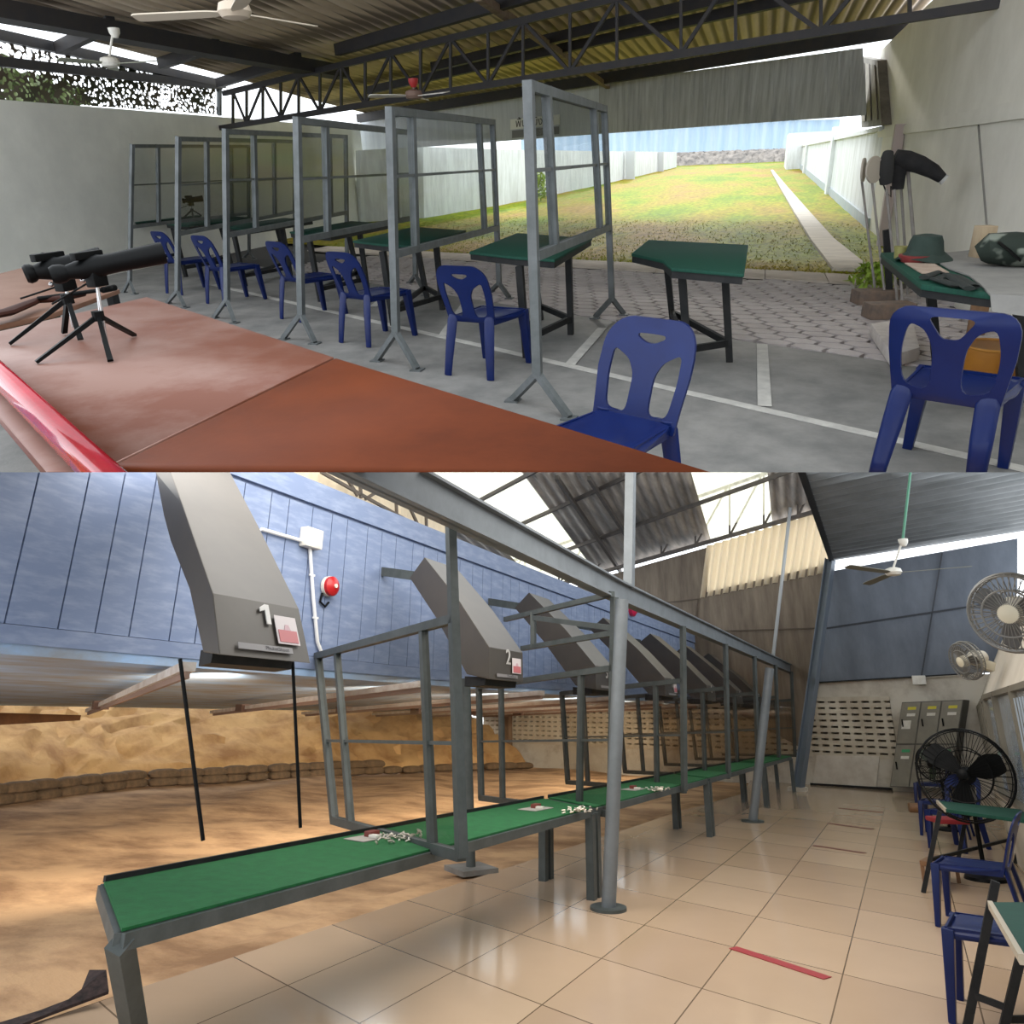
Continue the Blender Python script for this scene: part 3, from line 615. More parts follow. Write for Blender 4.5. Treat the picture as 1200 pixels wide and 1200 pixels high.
# ---------------------------------------------------------------- red-brown tables in the foreground and what lies on them
m_red = mat('red_brown_tabletop', (.135, .030, .008), .5, 0, (.090, .020, .006), 3, spec=.12, lo=.3, hi=.7, bump=.03, bscale=40); m_red2 = mat('worn_red_brown_tabletop', (.15, .050, .028), .42, 0, (.215, .115, .088), 1.7, spec=.35, lo=.42, hi=.62, bump=.03, bscale=40)
rt = thing(A, 'long_table', 'long red-brown table filling the lower left foreground', 'table', A.P(172, 348, 0))
q = lambda l, z=.75: [A.P(x, y, z) for x, y in l]
MB().prism(q([(-70, 404), (172, 348), (391, 418.5), (139, 540.5), (60, 578), (54, 553), (0, 490), (-70, 410)]), -Z*.035).build('tabletop', m_red2, parent=rt, bevel=.004)
MB().prism(q([(393.5, 419.5), (860, 561), (800, 660), (64, 660), (62, 579), (141, 541.5)]), -Z*.035).build('tabletop', m_red, parent=rt, bevel=.004)
for p in ((185, 352), (395, 422)): b = A.P(*p, .72); MB().bar(b+V((.02, -.12, 0)), V((b.x+.02, b.y-.12, 0)), .06).build('leg', m_dark, parent=rt, smooth=0)
t2 = thing(A, 'side_table', 'brown table behind the long one, holding the rifle', 'table', A.P(40, 320, 0))
MB().prism(q([(-70, 338), (33, 312), (140, 339), (62, 367), (-70, 396)], .73), -Z*.03).build('tabletop', mat('brown_tabletop', (.15, .068, .040), .5, 0, (.20, .11, .075), 2, spec=.2), parent=t2, bevel=.004)
for p in ((36, 316), (130, 340), (60, 364)): b = A.P(*p, .7); MB().bar(b, V((b.x, b.y, 0)), .06).build('leg', m_dark, parent=t2, smooth=0)
tag(MB().prism(q([(-70, 399), (-70, 394), (62, 366), (70, 369)], .70), -Z*.06).build('green_cloth', m_greentop, A, base=A.P(0, 385, .7), smooth=0), 'strip of dark green cloth between the two brown tables', 'cloth')
rf = thing(A, 'rifle', 'long wooden rifle lying on the brown side table', 'rifle', A.P(60, 352, .75))
c = [A.P(x, y, .785) for x, y in ((-22, 372), (8, 366), (34, 356), (44, 352), (70, 350), (98, 344))]; MB().loft(c, [(.05, .02), (.055, .022), (.04, .02), (.028, .018), (.03, .02), (.022, .018)], 10).build('stock', mat('walnut', (.035, .010, .006), .6, spec=.15), parent=rf)
MB().tube(A.P(44, 350, .80), A.P(132, 338, .80), .013).build('barrel', m_black, parent=rf); MB().loft([A.P(120, 340, .80), A.P(135, 337, .80)], .02, 8).build('muzzle', m_black, parent=rf)
ta, tb_ = A.P(-25, 416, .794), A.P(160, 594, .794)
rb = thing(A, 'padded_rail', 'shiny red round padded rail on the table corner', 'rail', (ta+tb_)/2); MB().loft([ta, tb_], .042, 20).build('tube', mat('glossy_red_vinyl', (.42, .012, .030), .16, 0, (.33, .008, .02), 6, coat=.6), parent=rb)
def scope(feet, hub, head, rear, front, r, label, z=.75, name='spotting_scope', thin=1):
    fs = [A.P(*f, z) for f in feet]; c = sum(fs, V((0, 0, 0)))/3; o = thing(A, name, label, 'telescope', c); hb = A.up(*hub, c); hd = A.up(*head, c); k = r/.045
    for f in fs: MB().bar(hb, f+Z*.009, .016*k, .02*k, None, .022*k, .012*k).build('leg', m_black, parent=o, smooth=0)
    for dx in (-1, 1): MB().tube(hb+V((dx*.010*k, 0, -.12*k)), hd, .006*k).build('column', m_chrome, parent=o)
    b = MB(); b.loft([hb-Z*.02*k, hb+Z*.02*k], .024*k, 10); b.build('collar', m_black, parent=o)
    b = MB(); b.box(hd, .05*k, .07*k, .06*k); b.build('tilt_head', m_black, parent=o, bevel=.006*k)
    MB().tube(hd+V((-.02, -.02, -.01))*k, hb.lerp(hd, .55)+V((-.14, -.1, -.02))*k, .004*k).build('pan_handle', m_black, parent=o)
    MB().blob(hd+V((-.04*k, -.03*k, .0)), .01*k, .01*k, .01*k, 8, 6).build('lock_knob', m_chrome, parent=o)
    p = A.up(*rear, c+(c-fs[1])*0); pl_ = lambda px, py: A.PN(px, py, c, V((c.x, c.y, 0)).normalized())
    p, q_ = pl_(*rear), pl_(*front); L_ = lambda t: p.lerp(q_, t)
    b = MB(); b.loft([L_(0), L_(.04), L_(.1), L_(.14), L_(.3), L_(.42), L_(.46), L_(.55), L_(.96), L_(1)], [r*.7, r*.85, r*.8, r*.62, r*.95, r*1.0, r*.9, r*.88, r*1.0, r*.98], 18); b.build('tube', m_black, parent=o)
    b = MB(); b.box(L_(.33)+Z*r*1.1, .03*k, .14*k, .03*k); b.build('focus_rail', m_black, parent=o, bevel=.005*k)
    MB().blob(L_(.28)+Z*r*1.1, r*.42, r*.42, r*.42).build('focus_knob', m_black, parent=o)
    return o
scope([(43, 427), (130, 425), (158, 395)], (115, 370), (113, 327), (60, 323), (192, 296), .047, 'black spotting scope on tripod, nearer one with the longer tube')
scope([(12, 405), (95, 400), (76, 392)], (79, 350), (76, 332), (29, 322), (120, 302), .052, 'black spotting scope on tripod, half hidden behind the nearer one')
scope([(215, 256), (226, 255), (236, 253)], (225, 246), (224, 239), (213.5, 235.5), (238, 232.5), .055, 'small black spotting scope far off on a green table', TZ, 'small_spotting_scope')

# ---------------------------------------------------------------- right-hand table with gear
rp = [(1032, 296), (1085, 294), (1215, 303), (1240, 352), (1152, 343), (1080, 333)]
g = [A.P(x, y, TZ) for x, y in rp]; gt = thing(A, 'gear_table', 'green table with gear and grey cloth at the right wall', 'table', (g[5].x, g[5].y, 0), None)
MB().prism(g, -Z*.03).build('tabletop', m_greentop, parent=gt, bevel=.004)
MB().prism([p+(sum(g, V())/6-p)*.02-Z*.031 for p in g], -Z*.04).build('edge_frame', m_dark, parent=gt, smooth=0)
for t, f in (((1090, 336), (1098, 425)), ((1194, 350), (1200, 470)), ((1040, 300), (1043, 355))):
    b = A.P(*f); k = A.up(*t, b); k = b+(k-b)*((TZ-.05)/k.z); MB().bar(k, b, .06, .06, (1, 0, 0)).build('leg', m_dark, parent=gt, smooth=0)
cl = [(1083, 300), (1112, 297), (1140, 294), (1215, 303), (1240, 352), (1160, 347), (1150, 336), (1135, 324), (1112, 316), (1095, 306)]
cg = [A.P(x, y, TZ+.004) for x, y in cl]; cb = MB(); cb.prism(cg, Z*.008); e0, e1 = cg[5], cg[4]; cb.prism([e0+Z*.01, e1+Z*.01, e1+V((.02, -.03, -.09)), e0+V((.015, -.03, -.07))], (0, .008, 0))
tag(cb.build('grey_cloth', mat('grey_cloth', (.21, .205, .19), .9, 0, (.17, .165, .155), 6), A, base=cg[2], smooth=0), 'grey cloth spread over the gear table', 'cloth')
p = A.P(1082, 305, TZ+.01); ht = thing(A, 'bush_hat', 'dark green floppy hat on the gear table', 'hat', p); m_hat = mat('dark_green_cloth', (.012, .026, .020), .9, 0, (.02, .035, .028), 12)
b = MB(); b.loft([p+Z*.005, p+Z*.04, p+Z*.12, p+Z*.155, p+Z*.165], [.135, .115, .10, .085, .03], 18); b.build('crown', m_hat, parent=ht)
b = MB(); b.sheet(lambda u, v: p+V((math.cos(u*6.283)*lerp(.11, .17, v), math.sin(u*6.283)*lerp(.11, .17, v), .05-.045*v+.015*math.sin(u*12.566))), 28, 4, Z*.006); b.build('brim', m_hat, parent=ht)
p = A.P(1072, 307, TZ+.005); b = MB(); b.loft([p, p+Z*.03, p+Z*.045], [.08, .10, .105], 18); tag(b.build('red_dish', mat('dark_red_plastic', (.20, .03, .03), .5), A, base=p), 'dark red shallow dish beneath the green hat', 'dish')
p = A.P(1055, 303, TZ+.005); b = MB(); b.loft([p, p+Z*.07, p+Z*.08], [.04, .048, .05], 14); tag(b.build('olive_cup', mat('olive_plastic', (.20, .19, .06), .6), A, base=p), 'small olive cup on the back corner of the gear table', 'cup')
g2 = [A.P(x, y, TZ+.004) for x, y in ((1060, 309), (1090, 307), (1112, 320), (1080, 321))]; tag(MB().prism(g2, Z*.006).build('paper_sheet', mat('brown_paper', (.30, .22, .17), .8, 0, (.38, .30, .24), 9), A, base=g2[0], smooth=0), 'brownish paper sheet lying on the gear table', 'paper')
st = [A.P(x, y, TZ+.02) for x, y in ((1083, 325), (1100, 319), (1122, 324), (1142, 336), (1120, 334), (1096, 327), (1110, 322), (1136, 338))]; b = MB(); b.loft(st, [(.03, .012)]*8, 8); tag(b.build('black_strap', mat('black_webbing', (.01, .014, .012), .9), A, base=st[0]), 'coiled black strap at the front of the gear table', 'strap')
p = A.P(1149, 302, TZ+.01); b = MB(); b.box(p+V((0, .02, .10)), .10, .10, .2, .3); tag(b.build('wooden_block', mat('pale_wood', (.42, .33, .22), .7, 0, (.32, .24, .15), 10, stretch=(1, 1, .2)), A, base=p, bevel=.004), 'pale wooden block standing behind the camouflage bag', 'block')
p = A.P(1182, 312, TZ+.012); m_camo = mat('camouflage_cloth', (.010, .018, .012), .85, 0, (.16, .18, .15), 5.5, lo=.52, hi=.60, stretch=(1.4, 1.4, 1.4), detail=2)
b = MB(); cs = [p+V((-.17, .03, .07)), p+V((-.12, .02, .10)), p+V((0, 0, .10)), p+V((.14, -.03, .09)), p+V((.26, -.05, .07))]; b.loft(cs, [(.05, .05), (.11, .09), (.12, .10), (.115, .095), (.06, .06)], 14)
bg = thing(A, 'camouflage_bag', 'dark camouflage cloth bag on the gear table', 'bag', p); b.build('body', m_camo, parent=bg)
b = MB(); b.loft([p+V((-.10, -.08, .15)), p+V((-.04, -.12, .10)), p+V((.02, -.12, .05))], [(.025, .006)]*3, 8); b.build('strap', m_black, parent=bg)
# poles, paddles, jacket
m_pole = mat('grey_pole', (.30, .28, .26), .6, 0, (.22, .2, .19), 8)
def pole(top, foot, r, label, paddle=None):
    f = A.P(*foot); t = A.up(*top, f); o = thing(A, 'signal_paddle' if paddle else 'leaning_pole', label, 'paddle' if paddle else 'pole', f, 'poles leaning by the right wall'); MB().tube(f, t, r).build('pole', m_pole, parent=o)
    if paddle:
        ax = V((math.sin(R_(paddle[1])), -math.cos(R_(paddle[1])), .05)).normalized(); MB().disc(t+Z*paddle[0]*.95, ax, paddle[0], .02, 28).build('disc', mat('cream_board', (.50, .45, .38), .7), parent=o)
    return t
pole((1010, 213), (1027, 352), .012, 'pole with the narrower round white paddle, leftmost', (.115, 75))
pole((1022, 214), (1038, 356), .012, 'pole with the wider round white paddle', (.125, 50))
pole((1039, 222), (1052, 358), .013, 'thin pole below the hanging jacket, left one')
pole((1048, 222), (1058, 362), .012, 'thin pole below the hanging jacket, second')
pole((1055, 205), (1064, 345), .014, 'grey pole rising behind the green hat, left one')
jt = pole((1063, 190), (1077, 350), .018, 'thicker grey pole rising behind the green hat, right one')
m_jk = mat('black_cloth', (.010, .010, .012), .9, 0, (.022, .021, .022), 7)
JP = lambda px, py, dy=0: A.PY(px, py, jt.y-.05+dy)
jk = thing(A, 'hanging_jacket', 'black jacket draped over the pole tops by the wall', 'jacket', jt)
b = MB(); b.loft([JP(1048, 184), JP(1062, 188), JP(1078, 193), JP(1094, 201), JP(1104, 209)], [.075, .095, .085, .07, .05], 14); b.build('sleeve', m_jk, parent=jk)
b = MB(); b.loft([JP(1104, 209), JP(1107, 211)], [.045, .052], 12); b.build('cuff', mat('pale_cuff', (.5, .5, .48), .8), parent=jk)
b = MB(); b.loft([JP(1041, 179, -.2), JP(1039, 190, -.25), JP(1038, 203, -.25), JP(1038, 215, -.2)], [(.05, .05), (.07, .04), (.07, .035), (.055, .03)], 14, ref=(1, 0, 0)); b.build('body_flap', mat('charcoal_cloth', (.03, .03, .03), .9), parent=jk)
b = MB(); b.loft([JP(1055, 182), JP(1054, 195), JP(1053, 210), JP(1052, 222)], [(.06, .06), (.075, .06), (.062, .04), (.055, .035)], 14, ref=(1, 0, 0)); b.build('second_sleeve', m_jk, parent=jk)
b = MB(); b.loft([JP(1034, 213), JP(1038, 224), JP(1044, 231), JP(1044, 218)], .008, 6); b.build('drawstring', m_jk, parent=jk)
# under the gear table
g = [A.P(x, y, 0) for x, y in ((1018, 394), (1066, 386), (1075, 424), (1044, 433))]; tag(MB().prism([p+Z*.01 for p in g], Z*.10).build('foam_board', mat('dirty_white_board', (.58, .54, .50), .8, 0, (.42, .38, .36), 5), A, base=g[0], bevel=.01), 'dirty white slab on the floor left of the fork-backed chair', 'board')
p = A.P(1158, 442); o = thing(A, 'orange_bucket', 'orange round tub on the floor behind the fork-backed chair', 'tub', p); b = MB(); b.loft([p+Z*.01, p+Z*.16, p+Z*.22], [.16, .19, .19], 24); b.build('body', mat('orange_plastic', (.40, .16, .012), .5, 0, (.30, .11, .01), 4), parent=o); b = MB(); b.ring(p+Z*.22, Z, .19, .012); b.build('rim', mat('orange_plastic_rim', (.45, .2, .03), .5), parent=o)
f = A.P(1143, 392); b = MB(); b.bar(f, V((f.x-.02, f.y+.05, TZ-.08)), .13, .05, (1, 0, 0)); tag(b.build('wooden_prop', mat('brown_wood', (.25, .14, .07), .7, 0, (.17, .09, .045), 8, stretch=(1, 1, .2)), A, base=f, bevel=.004), 'brown wooden plank propped under the gear table', 'plank')

# =====================================================================================================
# LOWER PLACE: the covered pistol range with its tiled floor
# =====================================================================================================
E2 = (B.P(122, 1033, .75)-B.P(143, 1088, .75)); E2.z = 0; E2.normalize()          # across the lanes
ew0, ew1 = B.P(690, 901), B.P(1040, 926)
eu = (ew1-ew0).normalized(); en = V((eu.y, -eu.x, 0))                               # en points back to the eye
if en.y > 0: en = -en
EW = lambda px, py, k=0.0: B.PV(px, py, ew0+en*k, ew1+en*k)
XW = -5.2                                                                          # face of the blue wall
m_bsteel = mat('grey_range_steel', (.085, .096, .095), .5, .2, (.06, .07, .068), 6, spec=.3)
m_tan = mat('hood_grey_paint', (.066, .056, .044), .45, .1, (.054, .046, .037), 2.5)

def tile_mat():
    m = bpy.data.materials.new('glazed_floor_tiles'); m.use_nodes = True; nt = m.node_tree; N = nt.nodes; L = nt.links; b = N['Principled BSDF']; b.inputs['Roughness'].default_value = .12; b.inputs['Specular IOR Level'].default_value = .5
    tc = N.new('ShaderNodeTexCoord'); sp = N.new('ShaderNodeSeparateXYZ'); L.new(tc.outputs['Object'], sp.inputs[0])
    def mth(op, a, v=None, lnk=None):
        n = N.new('ShaderNodeMath'); n.operation = op; L.new(a, n.inputs[0])
        if lnk is not None: L.new(lnk, n.inputs[1])
        elif v is not None: n.inputs[1].default_value = v
        return n.outputs[0]
    # skewed tile axes: u along x after removing the skew, v along the lanes
    x = mth('MULTIPLY', sp.outputs['X'], 1/.735); sk = mth('MULTIPLY', sp.outputs['X'], -E2.y/E2.x*.55); y = mth('MULTIPLY', mth('ADD', sp.outputs['Y'], lnk=sk), 1/.95)
    fx = mth('FRACT', x); fy = mth('FRACT', y)
    ex = mth('ABSOLUTE', mth('SUBTRACT', fx, .5)); ey = mth('ABSOLUTE', mth('SUBTRACT', fy, .5))
    gx = mth('GREATER_THAN', ex, .494); gy = mth('GREATER_THAN', ey, .494); g = mth('MAXIMUM', gx, lnk=gy)
    cb = N.new('ShaderNodeCombineXYZ'); L.new(mth('FLOOR', x), cb.inputs[0]); L.new(mth('FLOOR', y), cb.inputs[1]); wn = N.new('ShaderNodeTexWhiteNoise'); L.new(cb.outputs[0], wn.inputs['Vector'])
    nz = N.new('ShaderNodeTexNoise'); nz.inputs['Scale'].default_value = 1.5; nz.inputs['Detail'].default_value = 6; L.new(tc.outputs['Object'], nz.inputs['Vector'])
    r = N.new('ShaderNodeMix'); r.data_type = 'RGBA'; r.inputs['A'].default_value = (.50, .355, .24, 1); r.inputs['B'].default_value = (.60, .44, .305, 1); L.new(wn.outputs['Value'], r.inputs['Factor'])
    r2 = N.new('ShaderNodeMix'); r2.data_type = 'RGBA'; r2.blend_type = 'MULTIPLY'; r2.inputs['Factor'].default_value = .5; L.new(r.outputs['Result'], r2.inputs['A']); L.new(nz.outputs['Color'], r2.inputs['B'])
    mr = N.new('ShaderNodeMapRange'); mr.inputs['To Min'].default_value = .75; mr.inputs['To Max'].default_value = 1.1; L.new(nz.outputs['Fac'], mr.inputs['Value'])
    L.new(r.outputs['Result'], r2.inputs['A']); cg = N.new('ShaderNodeCombineColor'); [L.new(mr.outputs[0], cg.inputs[i]) for i in range(3)]; L.new(cg.outputs[0], r2.inputs['B'])
    gm = N.new('ShaderNodeMix'); gm.data_type = 'RGBA'; gm.inputs['B'].default_value = (.16, .11, .07, 1); L.new(g, gm.inputs['Factor']); L.new(r2.outputs['Result'], gm.inputs['A']); L.new(gm.outputs['Result'], b.inputs['Base Color'])
    return m
fl = [V((1.0, 2, 0)), V((1.0, 10.5, 0)), V((2.4, 20.9, 0)), EW(880, 919)*1, B.P(870, 930), B.P(800, 950), B.P(400, 1080), B.P(147, 1163), B.P(37, 1200), V((-4.3, 1.2, 0)), V((0, 1.2, 0))]
for p in fl: p.z = 0
fo = MB().prism([V((p.x, p.y, 0)) for p in fl], (0, 0, -.1)).build('floor', tile_mat(), B, base=(-1.325, 6.06, 0), smooth=0); structure(fo)
# sand
m_sand = mat('orange_sand', (.56, .35, .19), .95, 0, (.27, .15, .075), .7, lo=.42, hi=.62, bump=.5, bscale=14, detail=9, stretch=(1, 1.6, 1)); m_bank = mat('golden_sand', (.56, .345, .150), .95, 0, (.32, .165, .065), 1.0, bump=.6, bscale=11, detail=9, lo=.42, hi=.66)
w = MB()
def sand(u, v):
    y = lerp(.6, 25, v); xe = -4.3+max(0, (y-5))*.06; x = lerp(xe+.6, -17.5, u); return V((x, y, -.03-.03*math.sin(x*1.9)*math.sin(y*1.3)-(.06 if u > .06 else 0)*abs(math.sin(x*.9+y*.4))))
w.sheet(sand, 70, 80); tag(structure(w.build('sand_floor', m_sand, B, base=(-9, 10, 0))), 'orange sand ground of the covered range', 'sand')
bb = [V((-14.2, 1.5, 0)), B.P(0, 937), B.P(150, 919), B.P(380, 906), B.P(480, 902), B.P(560, 899), V((-11.3, 23.2, 0))]
def poly_at(pts, t):
    n = len(pts)-1; i = min(int(t*n), n-1); return pts[i].lerp(pts[i+1], t*n-i)
w = MB()
rnd = [[random.gauss(0, 1) for _ in range(80)] for _ in range(30)]
def bank2(u, v):
    p = poly_at(bb, u); h = 2.0*(v**.8); i, j = int(v*16), int(u*70)
    return V((p.x-3.6*v-.25*math.sin(u*31)*v+.05*rnd[i][j], p.y+.05*rnd[i][j-1]+v*1.2, -.05+h+.10*math.sin(u*23+v*3)*v+.045*rnd[i][j]))
w.sheet(bank2, 70, 16); tag(structure(w.build('sand_bank', m_bank, B, base=(-15, 12, 0))), 'golden sand bank behind the row of sandbags', 'sand bank')
m_bag = mat('brown_sacking', (.16, .10, .055), .95, 0, (.09, .06, .035), 6, bump=.3)
def sandbag(p, rz, first):
    b = MB(); b.blob((0, 0, .10), .36, .17, .11, 14, 8, .02, 0, .75); o = b.build('sandbag', m_bag, None); SIDE[o] = B; return o
sb = sandbag(None, 0, True); L_sb = 'brown sandbag in the long low row at the foot of the golden sand bank'; nb = 0
for layer in range(2):
    t = .105+.012*layer
    while t < (.97 if layer == 0 else .60):
        p = poly_at(bb, t); q = poly_at(bb, min(1, t+.01)); a = math.atan2(q.y-p.y, q.x-p.x); step = .60/max(.3, (q-p).length/.01)
        o = sb if nb == 0 else sb.copy()
        if nb: COL.objects.link(o); SIDE[o] = B
        o.matrix_world = B.W @ M4.Translation((p.x+.25-.05*layer+random.uniform(-.06, .06), p.y, -.07+.17*layer)) @ M4.Rotation(a+random.uniform(-.28, .28), 4, 'Z') @ M4.Scale(random.uniform(.92, 1.05), 4)
        tag(o, L_sb, 'sandbag', 'sandbags along the sand bank'); nb += 1; t += step
# soffit over the sand, dark timber at its end
m_soff = mat('grey_blue_board', (.30, .47, .74), .7, 0, (.26, .27, .28), 2, stretch=(1, .5, 1))
zs = lambda x: 1.90+(x-XW)*.024
w = MB(); w.prism([V((XW, .5, zs(XW))), V((XW, 21.5, zs(XW))), V((-16, 27, zs(-16))), V((-16, .5, zs(-16)))], (0, 0, .08)); structure(w.build('ceiling', m_soff, B, base=(-9, 10, 1.8), smooth=0))
p0, p1 = B.PX(-40, 834, -14.3), B.PX(95, 838, -14.6); w = MB(); w.prism([p0, p1, p1+V((0, 0, -.10)), p0+V((0, 0, -.25))], (-.1, 0, 0)); tag(w.build('timber_board', mat('dark_orange_timber', (.20, .085, .03), .8, 0, (.12, .05, .02), 3), B, base=p0, smooth=0), 'brown timber board under the soffit at the far left', 'board')
f = B.P(2, 884); t_ = B.up(-6, 846, f); tag(MB().bar(f, t_, .20, .2, (1, 0, 0)).build('green_post', mat('green_post_paint', (.10, .13, .04), .7), B, base=f, smooth=0), 'green post at the extreme left on the sand bank', 'post')
# blue plank wall
m_plank = mat('blue_plank_paint', (.175, .23, .37), .55, 0, (.29, .35, .49), 2.4, stretch=(1, 1.3, 6), lo=.45, hi=.72, amt=.8)
zb0 = B.PX(0, 752, XW).z; zt = B.PX(519, 625, XW).z; zl = B.PX(450, 621, XW).z
w = MB(); w.prism([V((XW-.03, .5, zb0)), V((XW-.03, .5, zt)), V((XW-.03, 22.5, zt)), V((XW-.03, 22.5, zb0))], (-.12, 0, 0)); structure(w.build('wall_left', m_plank, B, base=(XW, 8, zb0), smooth=0))
w = MB(); y = 1.0; k = 0
while y < 22:
    wd = .30+.06*math.sin(k*2.3); w.prism([V((XW, y, zb0+.12)), V((XW, y+wd-.012, zb0+.12)), V((XW, y+wd-.012, zl-.03)), V((XW, y, zl-.03))], (-.03, 0, 0)); y += wd; k += 1
tag(structure(w.build('plank_cladding', m_plank, B, base=(XW, 8, zb0), smooth=0)), 'blue painted vertical planks of the left wall', 'cladding')
w = MB(); w.prism([V((XW+.02, .8, zl)), V((XW+.02, .8, zt)), V((XW+.02, 22, zt)), V((XW+.02, 22, zl))], (-.05, 0, 0)); structure(w.build('trim_6', m_plank, B, base=(XW, 8, zl), smooth=0))
w = MB(); w.prism([V((XW+.012, .8, zb0-.005)), V((XW+.012, .8, zb0+.115)), V((XW+.012, 22, zb0+.115)), V((XW+.012, 22, zb0-.005))], (-.04, 0, 0)); structure(w.build('trim_7', m_plank, B, base=(XW, 8, zb0), smooth=0))
# clerestory above it
def sheet_mat():
    m = bpy.data.materials.new('cream_translucent_sheet'); m.use_nodes = True; nt = m.node_tree; N = nt.nodes; L = nt.links; o = N['Material Output']; b = N['Principled BSDF']; b.inputs['Base Color'].default_value = (.76, .68, .55, 1); b.inputs['Roughness'].default_value = .6
    t = N.new('ShaderNodeBsdfTranslucent'); t.inputs[0].default_value = (.88, .80, .66, 1); x = N.new('ShaderNodeMixShader'); x.inputs[0].default_value = .6; L.new(b.outputs[0], x.inputs[1]); L.new(t.outputs[0], x.inputs[2]); L.new(x.outputs[0], o.inputs[0]); return m
m_cream = sheet_mat(); XC = -5.6
yc0, yc1 = 2.2, B.PX(521, 615, XC).y; w = MB(); n = 150
w.sheet(lambda u, v: V((XC+.02*math.sin(lerp(yc0, yc1, u)*2*math.pi/.16), lerp(yc0, yc1, u), lerp(zt-.1, zt+.9, v))), n, 1, (-.01, 0, 0)); structure(w.build('wall_left', m_cream, B, base=(XC, 4, zt), smooth=60))
cx = lambda px, py: B.PX(px, py, XC+.12); ct = thing(B, 'wall_truss', 'small steel truss along the top of the blue plank wall', 'truss', cx(430, 585))
for a, b, nm in (((376, 553), (520, 634), 'chord'), ((422, 563), (423, 584), 'vertical_web'), ((464, 582), (465, 606), 'vertical_web'), ((499, 597), (500, 624), 'vertical_web'), ((402, 553), (419, 581), 'diagonal_web'), ((428, 585), (447, 573), 'diagonal_web'), ((477, 588), (491, 618), 'diagonal_web')):
    MB().bar(cx(*a), cx(*b), .03, .035).build(nm, mat('rusty_steel', (.13, .10, .075), .7, .2, (.08, .07, .06), 6), parent=ct, smooth=0)

# end wall
m_plas = mat('stained_white_plaster', (.60, .56, .48), .85, 0, (.33, .28, .22), 1.3, lo=.45, hi=.75, bump=.06); m_brown = mat('brown_cement_board', (.23, .185, .14), .8, 0, (.13, .10, .075), 1.6, stretch=(2.5, 2.5, .35)); m_bgrey = mat('blue_grey_cement_board', (.12, .14, .175), .75, 0, (.17, .195, .235), 1.4, stretch=(1.5, 1.5, .6))
zV0, zV1, zP = EW(1000, 886).z, EW(1000, 819).z, EW(1000, 797).z
ws_, we_, wc_ = -4.8, (V((3.4, 20.2, 0))-ew0).dot(eu), (V((1.2, 20.2, 0))-ew0).dot(eu); WP = lambda s, z, k=0: V((ew0.x+eu.x*s+en.x*k, ew0.y+eu.y*s+en.y*k, z))
w = MB(); w.prism([WP(ws_, -.2), WP(we_, -.2), WP(we_, zV0), WP(ws_, zV0)], -en*.2); w.prism([WP(ws_, zV1), WP(we_, zV1), WP(we_, zP+.06), WP(ws_, zP+.06)], -en*.2); w.prism([WP(wc_-1.45, zV0), WP(we_, zV0), WP(we_, zV1), WP(wc_-1.45, zV1)], -en*.2); w.prism([WP(ws_, -.2, -.2), WP(we_, -.2, -.2), WP(we_, zP, -.2), WP(ws_, zP, -.2)], -en*.05)
structure(w.build('wall_back', m_plas, B, base=WP(4, 0), smooth=0))
w = MB(); s = ws_; sE = wc_-1.45; nr = 9; hz = (zV1-zV0)/nr
while s < sE: w.prism([WP(s, zV0, .02), WP(s+.09, zV0, .02), WP(s+.09, zV1, .02), WP(s, zV1, .02)], -en*.16); s += .27
for r in range(nr+1):
    z = zV0+r*hz; w.prism([WP(ws_, z-.05, .03), WP(sE, z-.05, .03), WP(sE, z+.05, .03), WP(ws_, z+.05, .03)], -en*.16)
structure(w.build('wall_back', mat('cream_vent_block', (.62, .57, .47), .85, 0, (.46, .40, .31), 1.5), B, base=WP(4, zV0), smooth=0))
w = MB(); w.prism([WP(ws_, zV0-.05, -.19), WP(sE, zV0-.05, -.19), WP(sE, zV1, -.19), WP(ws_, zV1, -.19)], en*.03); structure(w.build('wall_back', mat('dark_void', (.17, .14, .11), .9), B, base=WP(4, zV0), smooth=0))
def panel(pts, k, m, name='wall_back', wave=None):
    q = [EW(x, y, k) for x, y in pts]; w = MB(); w.prism(q, -en*.04); return structure(w.build(name, m, B, base=q[0], smooth=0))
panel([(540, 742), (700, 678), (830, 641), (828, 694), (975, 660), (960, 798), (945, 880), (800, 800), (540, 835)], .06, m_brown)
zq = [EW(828, 640, .10), EW(951, 603, .10), EW(974, 655, .10), EW(968, 671, .10), EW(820, 701, .10)]
w = MB(); nC = 15
a0, a1, b0, b1 = zq[4], zq[3], zq[0], EW(980, 594, .10)
w.sheet(lambda u, v: (a0.lerp(a1, u)).lerp(b0.lerp(b1, u), v)+en*(.06*math.sin(u*math.pi*2*nC)), nC*10, 1, -en*.015); structure(w.build('wall_back', m_cream, B, base=a0, smooth=60))
MBs = MB()
panel([(970, 670), (1192, 631), (1192, 690), (1180, 787), (1000, 797), (944, 801)], .06, m_bgrey)
MBs.bar(EW(962, 737, .11), EW(1168, 706, .11), .03, .03); MBs.bar(EW(1104, 648, .11), EW(1080, 792, .11), .03, .03, (1, 0, 0)); structure(MBs.build('trim_8', mat('panel_joint', (.05, .055, .065), .8), B, base=EW(1080, 720, .1), smooth=0))
w = MB(); w.bar(EW(800, 741, .11), EW(962, 736, .11), .03, .03); w.bar(EW(818, 702, .11), EW(806, 800, .11), .03, .03, (1, 0, 0)); w.bar(EW(700, 715, .11), EW(818, 702, .11), .03, .03); structure(w.build('trim_9', mat('brown_joint', (.10, .075, .055), .8), B, base=EW(880, 738, .1), smooth=0))
w = MB(); w.bar(EW(956, 800, .09), EW(1142, 789, .09), .05, .03); structure(w.build('trim_10', m_dark, B, base=EW(1050, 795, .1), smooth=0))
